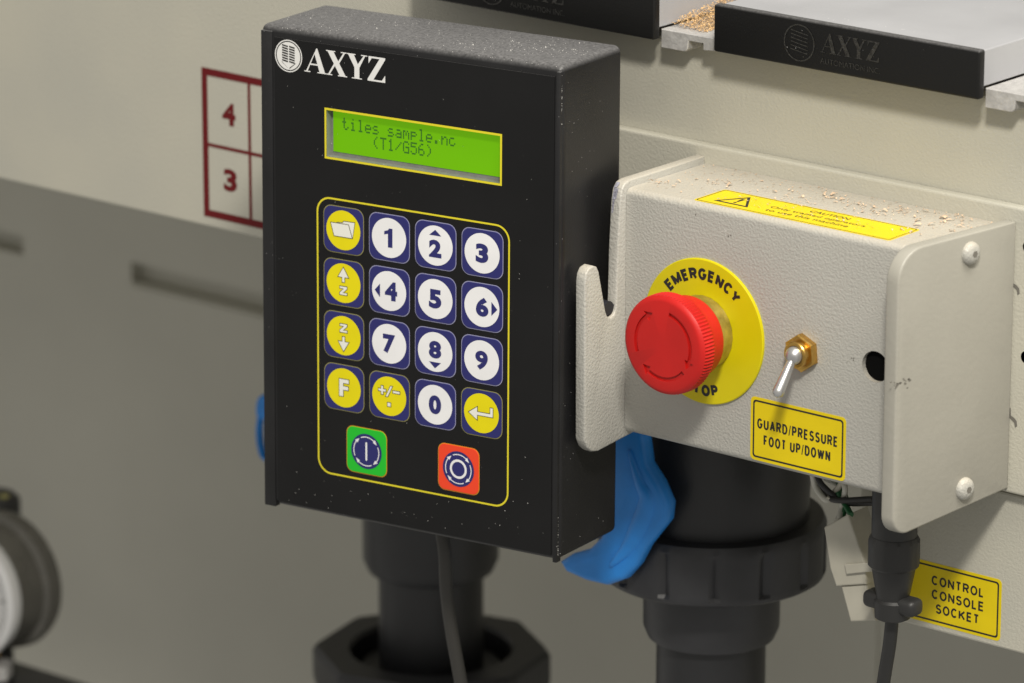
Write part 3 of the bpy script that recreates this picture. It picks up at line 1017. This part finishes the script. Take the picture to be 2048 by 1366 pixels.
# logo
lx, lz, lr = -60.4, 103.3, 6.75
lo = cpart('logo_emblem', bm_ring(circ(lx, lz, lr), circ(lx, lz, lr * .93), -.56), LOGOW, None, memb)
bm_ = bm_flat([circ(lx, lz, lr * .86)], -.56)
cpart('emblem_disc', bm_, LOGOW, None, memb)
cpart('emblem_stripes', bm_flat(emblem_polys(lx, lz, lr), -.64), INK, None, memb)
cpart('brand_lettering', bm_flat(axyz(-52.6, 97.9, 40.2, 10.2), -.56), LOGOW, None, memb)

# keypad frame line
kx0, kx1, kz0, kz1 = -46.9, 46.6, -72.2, 46.6
cpart('keypad_line', bm_ring(rrect(kx0, kx1, kz0, kz1, 6.6, 10), rrect(kx0 + .75, kx1 - .75, kz0 + .75, kz1 - .75, 5.9, 10), -.56), YLINE, None, memb)
KA = 22.4


def outlined(polys, d=.28):
    return [offs(p, d) for p in polys]


def key(cx, cz, name, face, disc, outline, size=9.6, rad=3.6, dr=8.35, label=None):
    k = cpart('key', bm_prism(rrect(cx - size, cx + size, cz - size, cz + size, rad, 6), 'y', -.75, -.44, .12, 2), face, None, con, label)
    cpart('key_outline', bm_ring(rrect(cx - size - .35, cx + size + .35, cz - size - .35, cz + size + .35, rad + .3, 6), rrect(cx - size, cx + size, cz - size, cz + size, rad, 6), -.55), outline, None, k)
    cpart('key_disc', bm_flat([circ(cx, cz, dr)], -.83), disc, None, k)
    return k


def digit(k, ch, cx, cz, h=8.2, wd=None):
    if ch == '1':
        P = [(-.5, -4), (1.7, -4), (1.7, 4), (.1, 4), (-.5, 3.2), (-2.3, 2.6), (-2.3, 1.2), (-.5, 1.7)]
        cpart('symbol', bm_flat([[(cx + u, cz + v) for u, v in P]], -.9), NAVY, None, k)
        return
    cpart('symbol', bm_text(ch, cx, cz, h=h, wd=wd or (6.0 if ch != '1' else 3.9), y=-.9, bold=.045 if ch == '9' else .056), NAVY, None, k)


def sym2(k, fill_polys, d=.30):
    cpart('symbol_outline', bm_flat(outlined(fill_polys, d), -.89), OLIVE, None, k)
    cpart('symbol', bm_flat(fill_polys, -.95), SYMW, None, k)


layout = [['folder', '1', '2', '3'], ['zup', '4', '5', '6'], ['zdn', '7', '8', '9'], ['F', 'pm', '0', 'enter']]
words = {'folder': 'yellow key with an open folder symbol', 'zup': 'yellow key with an upward arrow and Z', 'zdn': 'yellow key with Z and a downward arrow', 'F': 'yellow key marked F', 'pm': 'yellow key marked plus minus and a dot', 'enter': 'yellow key with a bent enter arrow'}
for j, rowk in enumerate(layout):
    for i, nm in enumerate(rowk):
        cx, cz = (i - 1.5) * KA, (1.5 - j) * KA
        yel = nm in words
        k = key(cx, cz, nm, NAVY, YEL if yel else WHITE, KEYOL if yel else LILAC, label=words.get(nm, 'white key marked ' + nm))
        if nm == 'folder':
            back = [(cx - 3.4, cz + 2.0), (cx - 3.0, cz + 2.9), (cx - .2, cz + 3.1), (cx + .3, cz + 3.8), (cx + 5.6, cz + 3.9), (cx + 4.6, cz - 2.4), (cx + 2.2, cz + 2.2)]
            front = [(cx - 6.0, cz + 2.6), (cx + 2.6, cz + 2.6), (cx + 4.3, cz - 2.7), (cx - 4.4, cz - 2.7)]
            cpart('symbol_outline', bm_flat([offs(back, .3)], -.88), OLIVE, None, k)
            cpart('symbol', bm_flat([back], -.91), SYMW, None, k)
            cpart('symbol_outline', bm_flat([offs(front, .3)], -.94), OLIVE, None, k)
            cpart('symbol', bm_flat([front], -.97), SYMW, None, k)
        elif nm in ('zup', 'zdn'):
            s = 1 if nm == 'zup' else -1
            ar = [(cx - .55, cz + .5 * s), (cx + .55, cz + .5 * s), (cx + .55, cz + 2.6 * s), (cx + 2.5, cz + 2.6 * s), (cx, cz + 6.6 * s), (cx - 2.5, cz + 2.6 * s), (cx - .55, cz + 2.6 * s)]
            sym2(k, [ar if s > 0 else ar[::-1]])
            zc = cz - 3.2 * s
            zz = [(cx - 1.7, zc + 1.75), (cx + 1.7, zc + 1.75), (cx + 1.7, zc + .9), (cx - .35, zc - .95), (cx + 1.75, zc - .95), (cx + 1.75, zc - 1.75), (cx - 1.75, zc - 1.75), (cx - 1.75, zc - .9), (cx + .3, zc + .95), (cx - 1.7, zc + .95)]
            sym2(k, [zz])
        elif nm == 'F':
            sym2(k, [[(cx - 2.2, cz - 3.6), (cx - .3, cz - 3.6), (cx - .3, cz - .8), (cx + 2.2, cz - .8), (cx + 2.2, cz + .7), (cx - .3, cz + .7), (cx - .3, cz + 2.1), (cx + 2.5, cz + 2.1), (cx + 2.5, cz + 3.7), (cx - 2.2, cz + 3.7)]])
        elif nm == 'pm':
            pz, px_ = cz + 2.2, cx - 3.4
            a, l = .45, 1.8
            plus = [(px_ - a, pz - l), (px_ + a, pz - l), (px_ + a, pz - a), (px_ + l, pz - a), (px_ + l, pz + a), (px_ + a, pz + a), (px_ + a, pz + l), (px_ - a, pz + l), (px_ - a, pz + a), (px_ - l, pz + a), (px_ - l, pz - a), (px_ - a, pz - a)]
            sym2(k, [plus, [(cx - 1.6, cz - .2), (cx - .7, cz - .2), (cx + 1.6, cz + 4.4), (cx + .7, cz + 4.4)], [(cx + 1.9, cz + 1.75), (cx + 5.2, cz + 1.75), (cx + 5.2, cz + 2.65), (cx + 1.9, cz + 2.65)],
                     [(cx - .75, cz - 4.3), (cx + .75, cz - 4.3), (cx + .75, cz - 2.8), (cx - .75, cz - 2.8)]])
        elif nm == 'enter':
            sym2(k, [[(cx - 6, cz - .3), (cx - 2, cz + 2.4), (cx - 2, cz + .3), (cx + 4.3, cz + .3), (cx + 4.3, cz + 2.9), (cx + 5.5, cz + 2.9), (cx + 5.5, cz - .9), (cx - 2, cz - .9), (cx - 2, cz - 3.0)][::-1]])
        else:
            dz = {'2': -1.3, '8': 1.0}.get(nm, 0)
            dx = {'4': 1.0, '6': 0.2}.get(nm, 0)
            hh = 7.4 if nm in '28' else 8.0
            digit(k, nm, cx + dx, cz + dz, hh)
            A = {'2': [(cx - 2.9, cz + 4.2), (cx + 2.9, cz + 4.2), (cx, cz + 6.6)], '8': [(cx - 2.9, cz - 4.3), (cx, cz - 6.9), (cx + 2.9, cz - 4.3)],
                 '4': [(cx - 7.0, cz - .4), (cx - 4.4, cz - 3.2), (cx - 4.4, cz + 2.5)], '6': [(cx + 4.6, cz - 3.0), (cx + 7.4, cz - .1), (cx + 4.6, cz + 2.8)]}.get(nm)
            if A:
                cpart('pointer', bm_flat([A], -.9), NAVY, None, k)


def arc_arrows(cx, cz, r, t, hl):
    P = []
    for a0 in (115, 25, -65, -155):
        a1 = a0 - 62
        o = [(cx + (r + t) * math.cos(R_(a0 + (a1 - a0) * k / 10)), cz + (r + t) * math.sin(R_(a0 + (a1 - a0) * k / 10))) for k in range(11)]
        i = [(cx + (r - t) * math.cos(R_(a0 + (a1 - a0) * k / 10)), cz + (r - t) * math.sin(R_(a0 + (a1 - a0) * k / 10))) for k in range(10, -1, -1)]
        h = [(cx + (r + hl) * math.cos(R_(a1)), cz + (r + hl) * math.sin(R_(a1))), (cx + r * math.cos(R_(a1 - 20)), cz + r * math.sin(R_(a1 - 20))), (cx + (r - hl) * math.cos(R_(a1)), cz + (r - hl) * math.sin(R_(a1)))]
        P.append(o + h + i)
    return P


for cx, face, lab in ((-22.5, GREEN, 'green start key with a bar and circling arrows'), (22.6, ORNG, 'orange red stop key with a ring and circling arrows')):
    cz = -59.2
    k = key(cx, cz, 'run', face, NAVY, ORL, size=9.7, rad=3.0, dr=7.55, label=lab)
    b = bm_flat(arc_arrows(cx, cz, 6.2, .2, .8), -.9)
    if cx < 0:
        bm_flat([rrect(cx - .42, cx + .42, cz - 4.0, cz + 4.0, .4, 4)], -.9, bm=b)
    else:
        bm_ring(circ(cx, cz, 4.1), circ(cx, cz, 3.1), -.9, bm=b)
    cpart('symbol', b, WHITE, None, k)

# pale dust specks caught on the edges of the housing
b = bmesh.new()


def speck(x, y, z, s):
    r = bmesh.ops.create_icosphere(b, subdivisions=1, radius=s)
    for v in r['verts']:
        v.co = (x + v.co.x * random.uniform(.5, 1.5), y + v.co.y * .5, z + v.co.z * random.uniform(.5, 1.6))


spots = [(random.uniform(HX0_ + 4, HX1_ - 4), random.uniform(4, 40), random.uniform(3, 12)) for _ in range(16)] + [(28, 14, 14), (40, 22, 12), (5, 12, 16)]
for cx, cy, sg in spots:
    for _ in range(random.randint(8, 24)):
        x, y = random.gauss(cx, sg), random.gauss(cy, sg * .5)
        if HX0_ + 3 < x < HX1_ - 3 and 3 < y < HD - 4:
            speck(x, y, HZ1 + .02, random.uniform(.06, .2) * (1.8 if random.random() < .06 else 1))
for _ in range(330):
    t = random.random() ** 1.5
    x = random.choice((random.uniform(HX0_ + 2, HX1_ - 2), random.gauss(45, 18), random.gauss(-66, 7)))
    if HX0_ + 2 < x < HX1_ - 2:
        speck(x, .95 - .4 * t + random.random() * .6, HZ1 - .9 - 1.4 * t, random.uniform(.06, .22))
for _ in range(60):
    speck(random.choice((HX0_ + .9, HX1_ - .9)), .8, random.uniform(HZ0 + 2, HZ1 - 2), random.uniform(.06, .2))
for _ in range(50):
    speck(HX1_ - .8, .7, random.choice((min(111, random.gauss(102, 5)), max(-88, random.gauss(-82, 5)))), random.uniform(.08, .28))
for _ in range(80):
    speck(random.uniform(-66, 66), -.47, random.choice((random.triangular(-88, -66, -87), random.uniform(-88, 108))), random.uniform(.05, .16))
for _ in range(14):
    speck(HX1_ + .02, random.uniform(3, 44), random.uniform(HZ0 + 4, HZ1 - 4), random.uniform(.05, .14))
SPK = mat('pale dust', (0.62, 0.61, 0.58), 0.9)
d = cpart('dust_specks', b, SPK)
d['kind'] = 'stuff'

# peg that hangs in the slot of the hook plate
MI = con.rotation_euler.to_matrix().transposed()
e0 = MI @ (Vector((-78.0, -9.2, 7.4)) - Vector(tuple(CT)))
e1 = MI @ (Vector((-64.2, -9.2, 7.4)) - Vector(tuple(CT)))
cpart('hanging_peg', bm_sweep([tuple(e0), tuple(e1)], 2.9, 20), mat('dark peg steel', (0.05, 0.05, 0.06), 0.4, 0.6), 40)

# console cable hanging from the underside
pts = [at(884, 1066, y=-8), at(890, 1110, y=-8), at(893, 1180, y=-6), at(903, 1260, y=-2), at(922, 1366, y=4), at(940, 1460, y=10), at(950, 1700, y=14)]
b = bm_sweep(smooth_path(pts, 6), 2.9, 12)
cab = bmobj('console_cable', b, CABLE, None, 60)
tag(cab, 'dark grey cable hanging below the control console', 'cable')

# ================================================================== PIPES AND VALVES
PRY, PLY = 110.0, 235.0


def zat(px, py, y):
    return at(px, py, y=y)[2]


def pxmm(px, py, y):
    q = RC @ (at(px, py, y=y) - CAM)
    return q[2] / F


rx = at(1422, 1300, y=PRY)[0]
s = pxmm(1422, 1150, PRY)
rp = empty('right_pipe', 'dark grey plastic pipe with ribbed union nut and large blue valve handle', 'pipe', 'valve pipes', loc=(rx * MM, PRY * MM, -0.3))
rp.name = 'valve_pipe'


def rpart(name, bm, mt, smooth=40, parent=rp, label=None):
    bmesh.ops.translate(bm, vec=(-rx, -PRY, 300), verts=bm.verts)
    return bmobj(name, bm, mt, parent, smooth, label)


C0 = (rx, PRY, 0)
z = lambda py: zat(1422, py, PRY)
rpart('pipe', bm_lathe([(110 * s, -900), (110 * s, z(1245))], C0, 'z', 48), PVC)
nz0, nz1 = z(1140), z(1024)
ribs = lambda j, k: 1.0 - (0.04 if (4 <= j <= 5 and k % 8 == 0) else 0)
rpart('collar', bm_lathe([(115 * s, z(1272)), (128 * s, z(1266)), (137 * s, z(1245)), (138 * s, nz0 - .5)], C0, 'z', 48), PVCL)
rpart('union_nut', bm_lathe([(140 * s, nz0 - 1), (216 * s, nz0 - .5), (225 * s, nz0 + .8), (228 * s, nz0 + 2.5), (228 * s, nz0 + 4), (228 * s, nz1 - 6), (228 * s, nz1 - 3), (222 * s, nz1), (160 * s, nz1 + 1)], C0, 'z', 112, ribs), PVCL, 30)
rpart('valve_body', bm_lathe([(192 * s, nz1 - 4), (194 * s, nz1 + 14), (196 * s, z(880)), (180 * s, z(800)), (112 * s, z(770)), (110 * s, ZB + 20)], C0, 'z', 64), PVC)
# blue lever handle in front of the valve
HY = PRY - 196 * s - 9
hpx = [(1215, 790), (1292, 790), (1297, 872), (1304, 925), (1328, 962), (1346, 1005), (1342, 1040), (1302, 1090), (1282, 1128), (1258, 1155), (1222, 1168), (1180, 1158),
       (1140, 1140), (1128, 1120), (1150, 1106), (1185, 1096), (1210, 1070), (1226, 1030), (1224, 980), (1216, 930), (1211, 870)]
hb = bm_prism([(p[0], p[2]) for p in (at(a, c, y=HY - 4) for a, c in hpx)], 'y', HY - 8, HY, 3.0, 3)
hd = rpart('valve_handle', hb, BLUE, 42, label='blue plastic lever handle of the valve')
q0 = at(1255, 840, y=HY)
q1 = (rx, PRY - 120 * s, q0[2] + 2)
rpart('valve_stem', bm_sweep([(q0[0], q0[1], q0[2] + 1), q1], 9, 16), PVC)
ridge = [(at(a, c, y=HY - 7.2)) for a, c in ((1262, 900), (1282, 965), (1296, 1000), (1282, 1045), (1256, 1095), (1226, 1128))]
rpart('handle_ridge', bm_sweep(smooth_path(ridge, 5), [(2.4, 4.6 * math.sin(math.pi * (i + 1) / 28) + .4) for i in range(26)], 8), BLUE, 60, hd)

lx_ = at(862, 1200, y=PLY)[0]
s2 = pxmm(862, 1200, PLY)
lp = empty('valve_pipe', 'dark grey plastic pipe rising from a broad faceted nut behind the console', 'pipe', 'valve pipes', loc=(lx_ * MM, PLY * MM, -0.4))


def lpart(name, bm, mt, smooth=40, parent=lp, label=None):
    bmesh.ops.translate(bm, vec=(-lx_, -PLY, 400), verts=bm.verts)
    return bmobj(name, bm, mt, parent, smooth, label)


C1 = (lx_, PLY, 0)
z2 = lambda py: zat(862, py, PLY)
lpart('pipe', bm_lathe([(105 * s2, -900), (105 * s2, z2(1090))], C1, 'z', 48), PVC)
lpart('collar', bm_lathe([(108 * s2, z2(1142)), (126 * s2, z2(1134)), (136 * s2, z2(1112)), (136 * s2, z2(900)), (104 * s2, z2(880)), (104 * s2, ZB + 20)], C1, 'z', 48), PVC)
tz_ = z2(1293)
fac = lambda j, k: 1.0 / (math.cos(((k * 5 + 9) % 45 - 22.5) * math.pi / 180) * 1.04) if (3 <= j <= 6) else 1.0
lpart('faceted_nut', bm_lathe([(150 * s2, tz_ - 120), (214 * s2, tz_ - 120), (214 * s2, tz_ - 24), (226 * s2, tz_ - 22), (232 * s2, tz_ - 16), (232 * s2, tz_ - 3), (224 * s2, tz_), (166 * s2, tz_), (161 * s2, tz_ - 2), (161 * s2, tz_ - 40)], C1, 'z', 72, fac, caps=False), PVCL, 25)
lpart('sleeve', bm_lathe([(150 * s2, tz_ - 60), (150 * s2, tz_ - 14), (138 * s2, tz_ - 9), (104 * s2, tz_ - 9)], C1, 'z', 48), PVC)
# blue loop handle peeping out left of the console
hy2 = 165
lo_ = [at(560, 800, y=hy2), at(527, 800, y=hy2), at(522, 832, y=hy2), at(519, 862, y=hy2), at(522, 893, y=hy2), at(532, 916, y=hy2), at(565, 925, y=hy2)]
lpart('valve_handle', bm_sweep(smooth_path(lo_, 6), [(2.5, 2.6 if i < 12 else 1.0) for i in range(37)], 12), BLUE, 60)
lpart('handle_web', bm_prism([(p[0], p[2]) for p in (at(523, 797, y=hy2), at(590, 797, y=hy2), at(590, 840, y=hy2), at(522, 836, y=hy2))], 'y', hy2 - 2, hy2 + 2, .6, 2), BLUE)
hh = at(585, 815, y=hy2)
lpart('handle_stem', bm_sweep([tuple(hh), (hh[0] + 40, hy2, hh[2] + 2), (lx_ - 20, PLY - 10, hh[2] + 6)], 6, 12), PVC)

# ================================================================== CONNECTORS UNDER THE BOX
qc = at(1788, 1100, y=22)
kx, ky = qc[0], 22.0
zc = lambda py: at(1788, py, y=ky)[2]
sc_ = pxmm(1788, 1100, ky)
plug = empty('cable_plug', 'black round cable plug screwed in under the switch box', 'plug', loc=(kx * MM, ky * MM, zc(1240) * MM))


def kpart(name, bm, mt, smooth=40):
    bmesh.ops.translate(bm, vec=(-kx, -ky, -zc(1240)), verts=bm.verts)
    return bmobj(name, bm, mt, plug, smooth)


K0 = (kx, ky, 0)
kpart('socket', bm_lathe([(46 * sc_, zc(1075)), (46 * sc_, BZ0 + 0.0)], K0, 'z', 40), RUB)
grip = lambda j, k: 1 - (.035 if (k % 4 == 0 and 1 <= j <= 3) else 0)
kpart('coupling_ring', bm_lathe([(46 * sc_, zc(1134)), (52 * sc_, zc(1128)), (52 * sc_, zc(1100)), (52 * sc_, zc(1078)), (47 * sc_, zc(1070))], K0, 'z', 48, grip), RUB, 30)
kpart('back_shell', bm_lathe([(33 * sc_, zc(1196)), (34 * sc_, zc(1190)), (46 * sc_, zc(1128))], K0, 'z', 40), RUB)
kpart('strain_clamp', bm_box(kx - 12.6, kx + 12.6, ky - 4.5, ky + 4.5, zc(1222), zc(1188), 2.6, 4), RUB)
kpart('strain_collar', bm_lathe([(24 * sc_, zc(1240)), (36 * sc_, zc(1234)), (38 * sc_, zc(1200)), (30 * sc_, zc(1192))], K0, 'z', 40), RUB)
pts = [(kx, ky, zc(1232)), tuple(at(1779, 1290, y=ky + 1)), tuple(at(1767, 1366, y=ky + 3)), tuple(at(1757, 1460, y=ky + 5)), tuple(at(1750, 1700, y=ky + 8))]
pc = bmobj('plug_cable', bm_sweep(smooth_path(pts, 6), 2.75, 14), RUB, None, 60)
tag(pc, 'thin black cable running down from the round plug', 'cable')

# white nylon wire connector with loose wires
ny = 40.0
wc = empty('wire_connector', 'white plastic wire connector hanging on loose green and white wires', 'connector', loc=tuple(at(1720, 1200, y=ny) * MM))


def wpart(name, bm, mt, smooth=None):
    q = at(1720, 1200, y=ny)
    bmesh.ops.translate(bm, vec=tuple(-q), verts=bm.verts)
    return bmobj(name, bm, mt, wc, smooth)


def quad(pp, y0, y1, bev=.7):
    return bm_prism([(p[0], p[2]) for p in (at(a, c, y=(y0 + y1) / 2) for a, c in pp)], 'y', y0, y1, bev, 2)


wpart('plug_half', quad(((1668, 1046), (1716, 1020), (1750, 1120), (1752, 1160), (1692, 1164), (1680, 1128)), ny - 7, ny + 7), NYLON)
wpart('receptacle_half', quad(((1699, 1164.5), (1749, 1161), (1768, 1234), (1718, 1236)), ny - 6, ny + 6), NYLON)
wpart('latch', quad(((1690, 1128), (1750, 1124), (1752, 1142), (1694, 1148)), ny - 8.2, ny - 7.05, .4), NYLON)
for pp, mt in ((((1674, 1042), (1690, 1005), (1682, 975), (1650, 955)), WHITEW), (((1684, 1036), (1692, 1000), (1680, 968), (1668, 940)), GREENW), (((1702, 1030), (1690, 1008), (1676, 985), (1686, 940)), GREENW),
               (((1678, 1040), (1684, 1010), (1690, 975), (1674, 935)), WHITEW), (((1656, 1000), (1664, 990), (1682, 968), (1700, 935)), NYLON), (((1625, 950), (1632, 975), (1652, 1000), (1668, 990)), WHITEW),
               (((1630, 940), (1646, 972), (1690, 1004), (1750, 1006)), RUB), (((1622, 930), (1640, 980), (1670, 1000), (1745, 998)), RUB)):
    wpart('wire', bm_sweep(smooth_path([at(a, c, y=ny + random.uniform(-6, 6)) for a, c in pp], 6), 1.25, 8), mt, 60)

# ================================================================== PRESSURE GAUGE
GY = 165.0
gc = at(-60, 1183, y=GY)
gs = pxmm(0, 1183, GY)
GR = 133 * gs
gau = empty('pressure_gauge', 'round pressure gauge with dark case and bright bezel', 'gauge', loc=tuple(np.array([gc[0], gc[1], gc[2] - GR]) * MM))


def gpart(name, bm, mt, smooth=40):
    bmesh.ops.translate(bm, vec=(-gc[0], -gc[1], -(gc[2] - GR)), verts=bm.verts)
    return bmobj(name, bm, mt, gau, smooth)


G0 = tuple(gc)
gpart('case', bm_lathe([(GR * .90, -33), (GR * 1.04, -31), (GR * 1.08, -27), (GR * 1.06, -22), (GR * .98, -20), (GR * .98, 0)], G0, '-y', 64), GCASE)
gpart('bezel', bm_lathe([(GR * .98, -4), (GR * 1.02, 0), (GR * 1.01, 3), (GR * .93, 5.0), (GR * .86, 3.6), (GR * .83, 1.0)], G0, '-y', 64, caps=False), CHROME)
gpart('dial', bm_lathe([(GR * .85, .2), (GR * .84, .6), (.5, .6)], G0, '-y', 64), DIAL)
tk = bmesh.new()
for k in range(31):
    a = R_(225 - 270 * k / 30)
    r0, r1 = GR * (.66 if k % 5 == 0 else .72), GR * .78
    wv = .5 if k % 5 == 0 else .25
    ca, sa = math.cos(a), math.sin(a)
    bm_flat([[(gc[0] + r0 * ca - wv * sa, gc[2] + r0 * sa + wv * ca), (gc[0] + r1 * ca - wv * sa, gc[2] + r1 * sa + wv * ca), (gc[0] + r1 * ca + wv * sa, gc[2] + r1 * sa - wv * ca), (gc[0] + r0 * ca + wv * sa, gc[2] + r0 * sa - wv * ca)]], gc[1] - .8, bm=tk)
gpart('scale_ticks', tk, INK, None)
gpart('needle', bm_prism([(gc[0] - 1, gc[2] + 4), (gc[0] + 1, gc[2] + 5), (gc[0] + 20, gc[2] - 14), (gc[0] + 19, gc[2] - 15)], 'y', gc[1] - 1.8, gc[1] - 1.2), INK)
gpart('stem', bm_lathe([(7, gc[2] - GR * 1.5), (7, gc[2] - GR * .9)], (gc[0], gc[1] + 10, 0), 'z', 24), BRASS)
gpart('stem_nut', bm_lathe([(11, gc[2] - GR * 1.30), (11, gc[2] - GR * 1.08)], (gc[0] + 12, gc[1] + 2, 0), 'z', 6), ALUD, 20)
# black air regulator under the gauge
rq = at(110, 1338, y=GY + 60)
rz = rq[2]
regu = bmobj('air_regulator', bm_box(gc[0] - 90, rq[0] + 75, GY + 4, GY + 60, rz - 120, rz, 7, 4), PVC, None, 40)
tag(regu, 'black air regulator body with rounded edges under the pressure gauge', 'regulator')
# adjusting knob rising behind the gauge
kq = at(4, 1025, y=GY + 40)
bmobj('adjusting_knob', bm_lathe([(8, rz - 4), (8, kq[2] - 15), (12, kq[2] - 14), (14, kq[2] - 12), (14, kq[2] + 6), (11, kq[2] + 9), (.5, kq[2] + 9)], (kq[0] - 6, kq[1], 0), 'z', 28), RUB, regu, 40)
bmobj('yellow_mark', bm_lathe([(2.6, kq[2] + 7.9), (2.6, kq[2] + 9.8), (.5, kq[2] + 9.8)], (kq[0] + 2, kq[1], 0), 'z', 20), KEYOL, regu)
bpy.context.view_layer.update()
